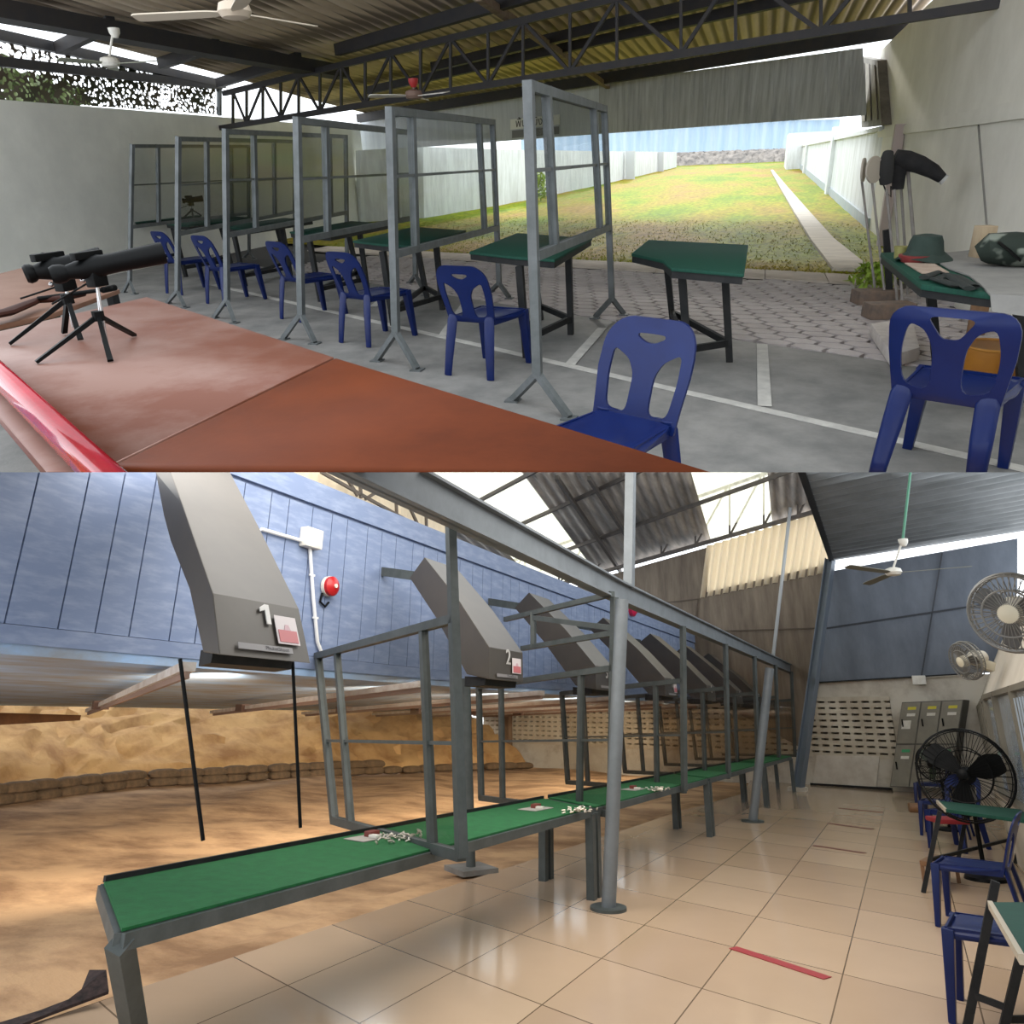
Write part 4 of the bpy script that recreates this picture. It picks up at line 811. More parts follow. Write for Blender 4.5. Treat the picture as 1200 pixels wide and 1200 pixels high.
ic = thing(B, 'steel_column', 'tall blue-grey steel column where brown and grey wall panels meet', 'column', B.P(935, 927)); a, b = B.P(935, 927), EW(973, 655, .25)
w = MB()
for k in (-.09, .09): w.bar(a+eu*k, b+eu*k, .02, .2, eu)
w.bar(a, b, .18, .02, eu); w.build('shaft', mat('blue_grey_steel', (.16, .19, .23), .5, .3), parent=ic, smooth=0); MB().box(a+Z*.04, .4, .3, .08).build('base_block', m_plas, parent=ic, smooth=0)
a, b = EW(905, 778, .5), EW(931, 553, .5); tag(MB().tube(a, b, .045).build('drain_pipe', mat('pale_grey_pipe', (.42, .44, .46), .5), B, base=a), 'thin pale pipe rising in front of the cream corrugated panel', 'pipe')
tag(MB().box(EW(1077, 797, .12), .28, .12, .2).build('junction_box', m_white, B, base=EW(1077, 797, .12), bevel=.01), 'small white box on the plaster band under the grey panel', 'box')
tag(MB().bar(EW(1086, 793, .08), EW(1150, 789, .08), .05).build('cable_duct', m_plas, B, base=EW(1100, 792, .08), smooth=0), 'thin cable trunking right of the small white box', 'conduit')

w = MB(); w.bar(EW(950, 921, .03), EW(1046, 927, .03), .04, .14); structure(w.build('baseboard_back', m_dark, B, base=EW(1000, 924, .03), smooth=0))
q = [EW(953, 919, .025), EW(1027, 923, .025), EW(1031, 886, .025), EW(957, 885, .025)]; tag(MB().prism(q, en*.02).build('white_board', mat('worn_white_board', (.66, .62, .55), .7, 0, (.50, .45, .38), 2), B, base=q[0], smooth=0), 'worn white board below the vent-block lattice', 'board')
f = EW(594, 892, .2); tag(MB().bar(f, EW(594, 838, .2), .34, .2, eu).build('wooden_post', mat('dark_wood_post', (.10, .055, .03), .8, 0, (.16, .10, .06), 3), B, base=f, smooth=0), 'dark wooden post against the far left end of the back wall', 'post')
# right wall with window band
XR = .9; zw0, zw1 = B.PX(1168, 921, XR).z, B.PX(1170, 809, XR).z; yN = -.7; yB, yE_ = 11.0, 20.4; yw1 = 19.7
xr = lambda y: XR+max(0, y-yB)*.062                                                # the wall bends outwards towards the back corner
m_cwall = mat('cream_plaster', (.58, .52, .43), .85, 0, (.47, .41, .33), 1.5)
def wall_strip(w, ya, yb, z0, z1, d0, d1, th, off=0):
    for a, b in ((ya, min(yb, yB)), (max(ya, yB), yb)):
        if b-a > .01: w.prism([V((xr(a)+d0+off, a, z0)), V((xr(b)+d0+off, b, z0)), V((xr(b)+d1+off, b, z1)), V((xr(a)+d1+off, a, z1))], (th, 0, 0))
w = MB(); wall_strip(w, yN, yE_, -.1, zw0, 0, 0, .15); wall_strip(w, yN, yE_, zw1, zw1+.95, 0, .45, .15); wall_strip(w, yw1, yE_, zw0, zw1, 0, 0, .15); structure(w.build('wall_right', m_cwall, B, base=(XR, 10, 0), smooth=0))
w = MB(); wall_strip(w, yN, yE_, zw1+.95, zw1+1.6, .47, .85, .08); structure(w.build('wall_right', m_bgrey, B, base=(XR, 10, zw1+1), smooth=0))
wn = thing(B, 'window_1', None, None, (XR, 9, zw0), kind='structure'); m_wf = mat('bronze_frame', (.20, .18, .14), .5, .3); w = MB()
wall_strip(w, yN, yw1, zw0-.05, zw0, -.05, -.05, .15); wall_strip(w, yN, yw1, zw1-.05, zw1, -.03, -.03, .1)
nM = 11
for k in range(nM+1): y = lerp(yN+2.5, yw1-.03, k/nM); w.box((xr(y), y, (zw0+zw1)/2), .07, .09, zw1-zw0)
w.build('window_frame', m_wf, parent=wn, smooth=0)
w = MB(); wall_strip(w, yN, yw1, zw0, zw1, .02, .02, .006); w.build('window_glass', mat('blue_grey_glass', (.20, .25, .30), .1, 0, (.30, .34, .38), .9, stretch=(1, 1.2, .3)), parent=wn, smooth=0)
w = MB()
for k in range(26): w.box((XR-.01, lerp(3.6, 8.6, k/26), (zw0+zw1)/2), .012, .02, (zw1-zw0)*.8)
w.build('vertical_louvre', mat('pale_louvre', (.34, .39, .44), .5), parent=wn, smooth=0)

w = MB(); w.prism([V((-4.6, -.7, -.2)), V((1.1, -.7, -.2)), V((1.1, -.7, 4)), V((-4.6, -.7, 4))], (0, -.15, 0)); structure(w.build('wall_front', m_cwall, B, base=(-8, -.7, 0), smooth=0))
# lockers
kf = .55; lf_ = [EW(1057, 823, kf), EW(1129, 820, kf), B.P(1110, 932), B.P(1043, 930)]; lf_[3].z = .08; lf_[2].z = .08
d0 = EW(1043, 922, kf); lf_[3] = d0; lf_[2] = EW(1113, 925, kf)
lk = thing(B, 'locker_cabinet', 'grey steel six-door locker cabinet in the back corner', 'locker', (lf_[3]+lf_[2])/2); m_lock = mat('grey_locker_paint', (.24, .225, .18), .5, .1, (.20, .185, .15), 4)
MB().prism(lf_, -en*.5).build('body', mat('dark_locker_carcass', (.10, .095, .08), .6), parent=lk, smooth=0)
bl = lambda u, v: lf_[3].lerp(lf_[2], u).lerp(lf_[0].lerp(lf_[1], u), v)
for r in range(2):
    for c in range(3):
        u0, u1, v0, v1 = c/3+.012, (c+1)/3-.012, r/2+.01, (r+1)/2-.01
        dr = MB().prism([bl(u0, v0), bl(u1, v0), bl(u1, v1), bl(u0, v1)], en*.02).build('door', m_lock, parent=lk, smooth=0)
        hp = bl(lerp(u0, u1, .18), lerp(v0, v1, .5))+en*.03; MB().box(hp, .03, .03, .16).build('handle', m_black, parent=dr, smooth=0)
        for vv, mm, nm in ((.86, mat('yellow_label', (.62, .55, .05), .6) if r else mat('green_label', (.05, .32, .14), .6), 'coloured_label'), (.70, m_white, 'white_label')):
            MB().prism([bl(lerp(u0, u1, a), lerp(v0, v1, vv+b))+en*.022 for a, b in ((.35, -.035), (.8, -.035), (.8, .035), (.35, .035))], en*.004).build(nm, mm, parent=dr, smooth=0)
MB().prism([bl(.06, .68)+en*.025, bl(.21, .68)+en*.025, bl(.21, .78)+en*.025, bl(.06, .78)+en*.025], en*.004).build('paper_notice', m_white, parent=lk, smooth=0)

# roofs
rA, rB = EW(700, 668, 0), EW(950, 597, 0); rD = B.d(941, 1000).normalized(); re = (rB-rA).normalized(); rN = re.cross(rD).normalized(); rN = rN if rN.z > 0 else -rN
RN = lambda px, py: B.PN(px, py, rA, rN)
def rc(px, py):
    q = RN(px, py)-rA; c = re.dot(rD); qa, qb = q.dot(re), q.dot(rD); s = (qa-c*qb)/(1-c*c); return s, c*s-qb
S1L, S1R, S2L, S2R, SE = rc(578, 596)[0], (rc(648, 600)[0]+rc(675, 640)[0])/2, rc(832, 630)[0], rc(903, 592)[0], rc(952, 600)[0]

m_roofB = mat('stained_roof_sheet', (.42, .36, .30), .75, 0, (.18, .16, .145), .8, stretch=(3, .5, 1), bump=.1)
m_sky = clear_mat('translucent_skylight', (.95, .93, .86), .03, .3, .35, (.95, .92, .82))
def rsheet(s0, s1, m, name, wave=.03, tmax=16):
    w = MB(); n = max(4, int(abs(s1-s0)/.05)); w.sheet(lambda u, v: rA+re*lerp(s0, s1, u)-rD*lerp(-.3, tmax, v)+rN*(wave*math.sin(lerp(s0, s1, u)*2*math.pi/.30)), n, 4, rN*.012); return w.build(name, m, B, base=rA+re*(s0+s1)/2, smooth=60)
structure(rsheet(-13, S1L-.9, m_roofB, 'ceiling')); structure(rsheet(S1R, S2L, m_roofB, 'ceiling')); structure(rsheet(S2R, SE+.35, m_roofB, 'ceiling'))
tag(structure(rsheet(S1L-.9+.0, S1R, m_sky, 'skylight', .02)), 'large bright translucent skylight strip in the brown roof', 'skylight'); tag(structure(rsheet(S2L, S2R, m_sky, 'skylight', .02)), 'smaller bright skylight strip above the cream corrugated panel', 'skylight')
m_rst = mat('brown_roof_steel', (.12, .10, .085), .6, .3, (.08, .07, .065), 5)
for a, b, lb in (((556, 586), (640, 541), 'thin purlin crossing the large skylight, upper one'), ((590, 620), (760, 543), 'thin purlin crossing the large skylight, lower one'), ((650, 646), (930, 546), 'long purlin joining both skylights above the end truss')):
    p, q = RN(*a)-rN*.1, RN(*b)-rN*.1; tag(MB().bar(p, q, .07, .1).build('roof_purlin', m_rst, B, base=p, smooth=0), lb, 'roof beam', 'purlins of the brown roof', 'structure')
for a, b, lb in (((652, 552), (727, 664), 'sloping rafter right of the large skylight'), ((690, 553), (733, 620), 'short sloping rafter left of the tall square post')):
    p, q = RN(*a)-rN*.18, RN(*b)-rN*.18; tag(MB().bar(p, q, .09, .12).build('roof_rafter', m_rst, B, base=p, smooth=0), lb, 'roof beam', 'rafters of the brown roof', 'structure')
et = thing(B, 'roof_truss', 'rusty lattice truss along the top of the end wall', 'truss', EW(820, 640, .5)); yb_ = lambda x: 672-(x-700)*.284; yt_ = lambda x: 638-(x-656)*.345
T_ = lambda x, f, k=.45: EW(x, f(x), k)
MB().bar(T_(560, yb_), T_(955, yb_), .10, .10).build('chord', m_rst, parent=et, smooth=0); MB().bar(T_(560, yt_), T_(925, yt_), .08, .08).build('chord', m_rst, parent=et, smooth=0)
for i, x in enumerate(range(575, 945, 40)):
    MB().bar(T_(x, yb_), T_(x, yt_), .05, .05).build('vertical_web', m_rst, parent=et, smooth=0); MB().bar(T_(x, yb_), T_(x+38, yt_), .045, .045).build('diagonal_web', m_rst, parent=et, smooth=0)
gA, gB = EW(975, 657), EW(1192, 618); gl = (gB-gA).normalized(); gY = V((0, 1, 0)); gN = gl.cross(gY).normalized(); gN = gN if gN.z > 0 else -gN
GN = lambda px, py: B.PN(px, py, gA, gN); pl0 = GN(940, 552); m_groof = mat('grey_ribbed_roof', (.17, .18, .185), .5, .1, (.12, .128, .13), 1.5)

w = MB(); wl_ = 17
def groof(u, v):
    t = v*wl_; l = gA.lerp(pl0, t/(gA-pl0).length) if t < (gA-pl0).length*1.3 else gA.lerp(pl0, 1.3); r = gB+gl*.25-gY*t
    return l.lerp(V((r.x, l.y+(gB.y-gA.y)*.6, r.z)), u)+gN*(.04*math.sin(t*2*math.pi/.42))
w.sheet(groof, 3, 300, gN*.012); structure(w.build('ceiling', m_groof, B, base=gA, smooth=60))
w = MB(); w.bar(gA, gA.lerp(pl0, 1.2), .12, .14); structure(w.build('trim_11', m_dark, B, base=gA, smooth=0))

# beam and round columns
XP = -2.55; zB0, zB1 = 2.71, 2.93; w = MB(); m_ibeam = mat('blue_grey_beam', (.17, .19, .205), .5, .2, (.125, .14, .15), 3)
sec = [(1.3, zB0+.108, zB1+.16), (7.4, zB0, zB1), (20.9, zB0-.02, zB1-.02)]
for (ya, a0_, a1_), (yb, b0_, b1_) in zip(sec, sec[1:]):
    for e0, e1, wd, tt_ in ((a0_, b0_, .065, .02), (a1_-.02, b1_-.02, .065, .02)): w.prism([V((XP-wd, ya, e0)), V((XP+wd, ya, e0)), V((XP+wd, yb, e1)), V((XP-wd, yb, e1))], Z*tt_)
    w.prism([V((XP-.015, ya, a0_)), V((XP-.015, yb, b0_)), V((XP-.015, yb, b1_)), V((XP-.015, ya, a1_))], (.03, 0, 0))
tag(w.build('steel_beam', m_ibeam, B, base=(XP, 11.2, zB0), smooth=0), 'long blue-grey steel I-beam running above the booth frames', 'beam')
def column(base, top, r, label):
    o = thing(B, 'round_column', label, 'column', base, 'round columns under the long beam'); MB().tube(base, top, r, n=20).build('shaft', m_ibeam, parent=o); MB().disc(base+Z*.012, Z, r*2.5, .025, 28).build('base_plate', m_bsteel, parent=o)
b = B.P(713, 1066); t = B.up(729, 703, b); column(b, t, .062, 'nearest round steel column beside the second booth frame')
b2 = B.P(882, 963); column(b2, B.up(902, 783, b2), .07, 'farther round steel column on a flat floor plate')
p = B.PX(737, 690, XP); q = B.up(739, 551, V((p.x, p.y, 0))); tag(MB().bar(p, q, .10, .10, (1, 0, 0)).build('square_post', m_ibeam, B, base=p, smooth=0), 'square blue-grey post standing on the long beam', 'post')
b = B.P(552, 1021); o = thing(B, 'round_post', 'thin round post on a square plinth behind the green bench', 'post', b); MB().tube(b, B.up(546, 795, b), .05, n=16).build('shaft', m_bsteel, parent=o); MB().box(b+Z*.02, .42, .42, .05, math.atan2(E2.y, E2.x)).build('plinth', m_conc, parent=o, smooth=0)

# green benches
m_mat = mat('green_felt', (.006, .115, .028), .9, 0, (.004, .085, .02), 12, bump=.1, bscale=90)
n0, n1, f0, f1 = B.P(143, 1088, .75), B.P(690, 947, .75), B.P(122, 1033, .75), B.P(603, 942, .75)
ba = lambda y: V((lerp(n0.x, n1.x, (y-n0.y)/(n1.y-n0.y)), y, .75)); bfar = lambda y: V((lerp(f0.x, f1.x, (y-f0.y)/(f1.y-f0.y)), y, .75)); sk = f0.y-n0.y
for i, (y0, y1, lb) in enumerate(((n0.y, 6.88, 'nearest green-topped bench in front'), (7.0, 11.08, 'second green-topped bench, beyond the nearest round column'), (11.2, 15.25, 'third green-topped bench from the front'), (15.4, 18.6, 'farthest green-topped bench near the end wall'))):
    c = [ba(y0), ba(y1), bfar(y1+sk), bfar(y0+sk)]; o = thing(B, 'shooting_bench', lb, 'bench', (c[0].x, y0, 0), 'green benches along the firing line')
    MB().prism(c, -Z*.012).build('felt_top', m_mat, parent=o, smooth=0); w = MB()
    for a, b in ((c[0], c[1]), (c[1], c[2]), (c[2], c[3]), (c[3], c[0])): w.bar(a-Z*.045, b-Z*.045, .05, .062)
    w.build('frame', m_bsteel, parent=o, smooth=0); MB().bar(c[2]+Z*.01, c[3]+Z*.01, .02, .03).build('back_edge', m_dark, parent=o, smooth=0)
    for j, p in enumerate(c):
        if i == 0 and j == 3: continue
        q = V((p.x, p.y, -.03 if p.x < -3 else 0)); q = B.P(166, 1255) if (i, j) == (0, 0) else q; MB().bar(p-Z*.05, q, .075, .075, (1, 0, 0)).build('leg', m_bsteel, parent=o, smooth=0)
# things on the benches
m_brass = mat('brass_casings', (.55, .50, .42), .35, .7)
for i, (a, c, lab) in enumerate((((432, 982), (468, 984), 'nearest bench under the first frame'), ((627, 948), (678, 952), 'nearest bench by its far end'), ((742, 925), (772, 927), 'second bench'))):
    p = B.P(*a, .752); k = .8; tag(MB().prism([p+V((x*k, y*k, 0)) for x, y in ((-.14, -.16), (.1, -.2), (.14, .2), (-.1, .24))], Z*.004).build('grey_card', mat('grey_card', (.34, .31, .28), .8), B, base=p, smooth=0), 'small grey card lying on the '+lab, 'card')
    t = p+V((.0, .02, .02)); o = thing(B, 'target_clip', 'dark red and white clip on the card of the '+lab, 'clip', t); MB().box(t+V((-.02, .04, 0)), .06, .1, .035).build('jaw', mat('dark_red_metal', (.16, .03, .02), .5), parent=o, bevel=.004); MB().box(t+V((.05, -.02, -.005)), .07, .05, .02).build('handle', m_white, parent=o, bevel=.004)
    q = B.P(*c, .752); w = MB()
    for _ in range(46):
        r = abs(random.gauss(0, .085)); a_ = random.uniform(0, 6.28); s = q+V((math.cos(a_)*r, math.sin(a_)*r*1.4, .008+random.random()*.03)); e = V((random.uniform(-1, 1), random.uniform(-1, 1), random.uniform(-.3, .3))).normalized()*.016; w.tube(s-e, s+e, .0065, n=6)
    tag(w.build('spent_casings', m_brass, B, base=q), 'heap of spent cartridge cases on the '+lab, 'cartridge cases', kind='stuff')

# booth frames of the lower place, drawn on planes across the lanes
def frameB(py_, pts, label, dy=0):
    """pts: dict of pixel points measured on the frame through (XP, py_); dy moves a repeat along the lanes"""
    p0 = V((XP, py_, 0)); q = lambda e: B.PV(e[0], e[1], p0, p0+E2)+V((0, dy, 0)); s = .06
    o = thing(B, 'booth_frame', label, 'booth frame', (XP, py_+dy, .7), 'steel booth frames along the green benches')
    for nm in ('outer', 'front'): MB().bar(q(pts[nm][0]), q(pts[nm][1]), s, s, E2).build('post', m_bsteel, parent=o, smooth=0)
    for a, b in pts['mull']: MB().bar(q(a), q(b), s*.9, s*.9, E2).build('mullion', m_bsteel, parent=o, smooth=0)
    for nm in ('top', 'bot'): MB().bar(q(pts[nm][0]), q(pts[nm][1]), s, s).build('rail', m_bsteel, parent=o, smooth=0)
    MB().bar(q(pts['mid'][0]), q(pts['mid'][1]), s*.4, s*.4).build('thin_rail', m_bsteel, parent=o, smooth=0)
    for a, b in pts.get('extra', []): MB().bar(q(a), q(b), s*.9, s*.9).build('upper_brace', m_bsteel, parent=o, smooth=0)
    t0, t1 = q(pts['top'][0]), q(pts['top'][1]); l0, l1 = q(pts['bot'][0]), q(pts['bot'][1]); MB().prism([t0, t1, l1, l0], (0, .005, 0)).build('clear_pane', m_paneB, parent=o, smooth=0)
frameB(4.18, dict(outer=((373, 771), (392, 963)), front=((528, 612), (541, 1006)), mull=[((395, 766), (411, 966)), ((496, 738), (507, 995))], top=((371, 769), (533, 725)), bot=((391, 961), (541, 1003)), mid=((383, 868), (536, 871))), 'nearest steel booth frame, in front of the second hood')
F2 = dict(outer=((561, 803), (564, 936)), front=((720, 700), (716, 954)), mull=[((587, 799), (589, 938)), ((681, 789), (679, 948))], top=((561, 805), (719, 783)), bot=((563, 935), (717, 954)), mid=((563, 869), (718, 867)))
frameB(7.05, dict(F2, extra=[((592, 726), (718, 696)), ((612, 760), (718, 742)), ((626, 724), (718, 736)), ((625, 717), (625, 758))]), 'second steel booth frame, touching the nearest round column')
for k, lb in enumerate(('third steel booth frame, just beyond the nearest round column', 'fourth steel booth frame along the benches', 'fifth steel booth frame, beside the farther round column', 'sixth steel booth frame along the benches', 'seventh steel booth frame, nearest the end wall')):
    frameB(7.05, F2, lb, (k+1)*2.66)

# lane hoods
dF = V((-3.15, 5.66, 0)); dP = lambda px, py: B.PV(px, py, dF, dF+E2)
prof = [dP(*p) for p in ((573, 796), (573, 758), (538, 704), (497.5, 653), (480, 677), (511, 724), (547, 790))]
prof = [((p-dF).dot(E2), p.z) for p in prof]
E1 = V((-.93, .37, 0)); d1 = V((-3.15, 2.70, 0)); prof1 = [B.PV(x, y, d1, d1+E1) for x, y in ((257, 767), (249, 695), (213, 589), (180, 500), (165, 500), (183, 556), (192, 604), (200, 634), (222, 690), (238, 764))]
prof1 = [((p-d1).dot(E1), p.z) for p in prof1]
DW = .66; m_num = mat('white_number', (.72, .71, .68), .5); m_st = mat('white_sticker', (.66, .60, .60), .5); m_rs = mat('red_sticker', (.50, .14, .15), .5); m_lab = mat('grey_label', (.22, .21, .21), .5)
ORD = ['nearest', 'second', 'third', 'fourth', 'fifth', 'sixth', 'farthest']
for k, y in enumerate((2.70, 5.66, 8.22, 11.1, 13.8, 16.5, 18.9)):
    b0 = V((-3.15, y, 0)); o = thing(B, 'lane_hood', ('nearest dark grey angled hood, marked with a large 1' if k == 0 else 'second dark grey angled hood, marked with a 2' if k == 1 else ORD[k]+' dark grey angled hood on the blue wall'), 'hood', b0+Z*1.85, 'angled hoods of the lanes')
    pt = lambda s, z, t=0: b0+E2*s+V((0, t*DW, z))
    w = MB(); w.prism([pt(s, z) if k else b0+E1*s+V((0, 0, z)) for s, z in (prof if k else prof1)], (0, DW, 0)); w.build('body', m_tan, parent=o, bevel=.006, smooth=8)
    c = prof[6]; w = MB(); w.prism([pt(c[0]+.08, 1.80, .06), pt(c[0]+.08, 1.89, .06), pt(-.02+.1, 1.87, .06), pt(.1, 1.80, .06)], (0, DW*.9, 0)); w.build('under_box', m_dark, parent=o, smooth=0)
    s4 = prof[4]; w = MB(); k and w.bar(pt(s4[0]-.02, s4[1]+.03, .12), V((XW, y+.12+E2.y*(s4[0]+.12), s4[1]+.14)), .06, .10); k and w.build('wall_bracket', m_bsteel, parent=o, smooth=0)
    fr = lambda u, v, e=.004: V((-3.15+e, y+u*DW, lerp(prof[0][1], prof[1][1], v))); Pk, Ek = (prof, E2) if k else (prof1, E1); tv = (Ek*(Pk[1][0]-Pk[0][0])+Z*(Pk[1][1]-Pk[0][1])).normalized(); nv = V((0, 1, 0)).cross(tv).normalized(); off = lambda u, v, e: b0+Ek*lerp(Pk[0][0], Pk[1][0], v)+V((0, u*DW, lerp(Pk[0][1], Pk[1][1], v)))+nv*e
    if k < 4:
        MB().prism([off(a, b, .012) for a, b in ((.63, .26), (.89, .26), (.89, .76), (.63, .76))], nv*.004).build('sticker', m_st, parent=o, smooth=0)
        MB().prism([off(a, b, .017) for a, b in ((.65, .29), (.87, .29), (.87, .50), (.65, .50))], nv*.003).build('sticker_band', m_rs, parent=o, smooth=0)
        MB().prism([off(a, b, .017) for a, b in ((.72, .50), (.80, .50), (.78, .60), (.74, .60))], nv*.003).build('sticker_band', mat('pink_sticker', (.55, .36, .40), .5), parent=o, smooth=0)
        MB().prism([off(a, b, .012) for a, b in ((.18, .10), (.78, .10), (.78, .20), (.18, .20))], nv*.004).build('name_strip', m_lab, parent=o, smooth=0)
    t = MB()
    if k == 0:
        for pg in (((.535, .58), (.585, .58), (.585, .93), (.535, .93)), ((.535, .93), (.475, .86), (.475, .79), (.535, .83))): t.prism([off(a, b, .010) for a, b in pg], nv*.006)
    else: lettering(t, str(k+1), .155 if k == 0 else .19, off(.52, .74, .012), (0, 1, 0), tv, .006)
    t.build('number', m_num, parent=o, smooth=0)
    if k < 2:
        t = MB(); lettering(t, 'PhuketShoot', .034, off(.60, .15, .018), (0, 1, 0), tv); t.build('lettering', m_ink, parent=o, smooth=0)
# target carrier rails under the soffit
m_rail = mat('pale_rusty_rail', (.66, .62, .58), .5, .1, (.48, .40, .34), 4)
R1, R2 = B.PV(249, 768, dF-V((0, 2.75, 0)), dF-V((0, 2.75, 0))+E2), B.PX(103, 833, -13)
R1 = B.PX(249, 769, -3.5); R1 = R1.lerp(R2, .07); dR = R2-R1
for k, lb in enumerate(('nearest pale target rail under the soffit', 'second pale target rail under the soffit', 'third pale target rail under the soffit', 'fourth pale target rail under the soffit', 'fifth pale target rail under the soffit', 'sixth pale target rail under the soffit')):
    sh = V((0, 2.75*k, 0)); o = thing(B, 'target_rail', lb, 'rail', R1+sh, 'target rails under the soffit'); MB().bar(R1+sh, R2+sh, .09, .06).build('track', m_rail, parent=o, smooth=0); MB().bar(R1+sh-Z*.05, R1.lerp(R2, .98)+sh-Z*.05, .03, .05).build('lower_flange', mat('dark_rust', (.26, .17, .13), .8), parent=o, smooth=0); p = R1.lerp(R2, .72)+sh; MB().box(p, .5, .2, .12, math.atan2(E2.y, E2.x)).build('target_carriage', mat('rust_brown', (.14, .08, .06), .8), parent=o, smooth=0)
for a, b, lb in (((211, 772), (238, 985), 'left thin black rod hanging from the nearest hood'), ((343, 775), (352, 970), 'right thin black rod hanging from the nearest hood')):
    p = B.PX(*a, -3.3); q = B.up(*b, p); tag(MB().tube(p, q, .010, n=8).build('hanging_rod', m_black, B, base=p), lb, 'rod', 'black rods below the nearest hood')
# wall fittings
c = B.PX(389, 687, XW+.07); o = thing(B, 'alarm_bell', 'round red alarm bell on the blue plank wall', 'bell', c); MB().loft([c+V((-.06, 0, 0)), c+V((-.02, 0, 0))], .105, 24).build('back_plate', m_white, parent=o); MB().loft([c+V((-.03, 0, 0)), c+V((.015, 0, 0)), c+V((.04, 0, 0)), c+V((.05, 0, 0))], [.10, .10, .07, .02], 24).build('gong', mat('red_enamel', (.42, .012, .015), .3), parent=o); MB().disc(c+V((.055, 0, 0)), (1, 0, 0), .022, .012).build('centre_cap', m_white, parent=o)
w = MB(); w.loft([c+V((-.05, -.08, -.08)), c+V((-.05, -.10, -.17)), c+V((-.05, -.02, -.21)), c+V((-.05, .03, -.16))], .012, 8); w.build('cable', m_black, parent=o)
c = B.PX(742, 714, XW+.08); o = thing(B, 'alarm_bell', 'far red alarm light seen just right of the column top', 'bell', c); MB().loft([c+V((-.08, 0, 0)), c+V((.02, 0, 0)), c+V((.10, 0, 0))], [.16, .16, .06], 18).build('gong', mat('pink_red_enamel', (.55, .02, .08), .3), parent=o)
c = B.PX(365, 631, XW+.05); tag(MB().box(c, .10, .24, .20).build('junction_box', m_white, B, base=c, bevel=.012), 'white square junction box on the blue plank wall', 'box')
m_pvc = mat('white_conduit', (.70, .71, .72), .4)
pts = [B.PX(*p, XW+.03) for p in ((363, 641), (367, 700), (372, 752), (378, 768))]; o = thing(B, 'conduit', 'white conduit dropping from the junction box down the blue wall', 'conduit', pts[0]); MB().loft(pts, .018, 10).build('pipe', m_pvc, parent=o)
for t_ in (.3, .75): p = pts[0].lerp(pts[2], t_); MB().box(p, .02, .07, .02).build('clip', m_pvc, parent=o, smooth=0)
pts = [B.PX(*p, XW+.03) for p in ((306, 620), (330, 627), (355, 634))]; tag(MB().loft(pts, .018, 10).build('conduit', m_pvc, B, base=pts[0]), 'short white conduit between the nearest hood and junction box', 'conduit')

# floor tapes
m_tape = mat('red_tape', (.30, .015, .02), .45); m_tape2 = mat('faded_dark_tape', (.16, .055, .04), .6)
strip('floor_tape', (859, 1111), (970, 1147), .085, 'bright red tape strip on the tiled floor, nearest one', B, m_tape)
for a, b, lb in (((953, 991), (1014, 1000), 'faded dark tape strip on the tiles, second from front'), ((970, 965), (1023, 972), 'faded dark tape strip on the tiles, third from front'), ((983, 947), (1035, 952), 'faded dark tape strip on the tiles, farthest one')):
    strip('floor_tape', a, b, .07, lb, B, m_tape2, group='faded floor tapes')
# black netting at the lower left edge of the sand
P_ = lambda x, y, z=.02: B.P(x, y, z)
w = MB(); pts = [P_(-20, 1208), P_(45, 1188), P_(92, 1170, .05), P_(104, 1140, .12), P_(124, 1140, .14), P_(127, 1165, .06), P_(60, 1190), P_(10, 1210)]; w.prism(pts, Z*.015)
tag(w.build('black_netting', mat('black_net_cloth', (.012, .009, .009), .9, 0, (.05, .03, .028), 30), B, base=pts[3], smooth=0), 'rag of black netting lying on the sand by the tile edge', 'netting')

# ---------------------------------------------------------------- fans, tables and chairs on the right
h = B.PY(1047, 671, 11.5); ceiling_fan(B, h, B.PY(1058, 632, 11.5), .95, -.1, 'white ceiling fan hanging from the grey ribbed roof', mat('worn_fan_blade', (.16, .16, .13), .6), m_white, m_white)
q0, q1 = B.PY(1058, 632, 11.5), B.PY(1067, 552, 11.5); tag(MB().tube(q0, q1, .018).build('fan_rod', mat('green_rod', (.07, .22, .14), .5), B, base=q0), 'green rod above the white ceiling fan', 'rod')
def wall_fan(c, ax, R, wallp, label, cage_m, blade_m, hub_m):
    c = V(c); ax = V(ax).normalized(); o = thing(B, 'wall_fan', label, 'fan', c, 'fans on the right wall'); w = MB(); u = ax.orthogonal().normalized(); v = ax.cross(u)
    for k, rr in ((.05, R*.96), (-.05, R*.96), (.0, R), (.075, R*.6), (-.08, R*.55)): w.ring(c+ax*k, ax, rr, .006 if rr < R else .011, 36, 5)
    for i in range(40):
        a = 2*math.pi*i/40; e = u*math.cos(a)+v*math.sin(a)
        for sg in (1, -1): w.loft([c+ax*.085*sg+e*.05, c+ax*.075*sg+e*R*.6, c+ax*.05*sg+e*R*.96, c+e*R], .0028, 4)
    w.build('cage', cage_m, parent=o)
    for i in range(3):
        a = 2*math.pi*i/3+.5; e = u*math.cos(a)+v*math.sin(a); s = (v*math.cos(a)-u*math.sin(a)+ax*.35).normalized()
        b = MB(); b.plate(rounded([(.04, -.03), (.04, .04), (R*.55, R*.36), (R*.88, R*.30), (R*.88, -R*.10), (R*.5, -R*.2)], .25, 3), [], lambda x, y, t: c+e*x+s*y+ax*(.004*t), .08); b.build('blade', blade_m, parent=o)
    MB().loft([c+ax*.10, c+ax*.085, c+ax*.02], [.02, .055, .06], 18).build('hub', hub_m, parent=o); MB().loft([c-ax*.02, c-ax*.10, c-ax*.22], [.05, .09, .06], 16).build('motor', m_black if cage_m is m_black else m_plas, parent=o)
    return o
m_cage = mat('grey_fan_cage', (.17, .165, .15), .5, .3); m_clear = mat('smoky_blade', (.08, .075, .07), .35); m_hubc = mat('cream_hub', (.55, .50, .38), .5)
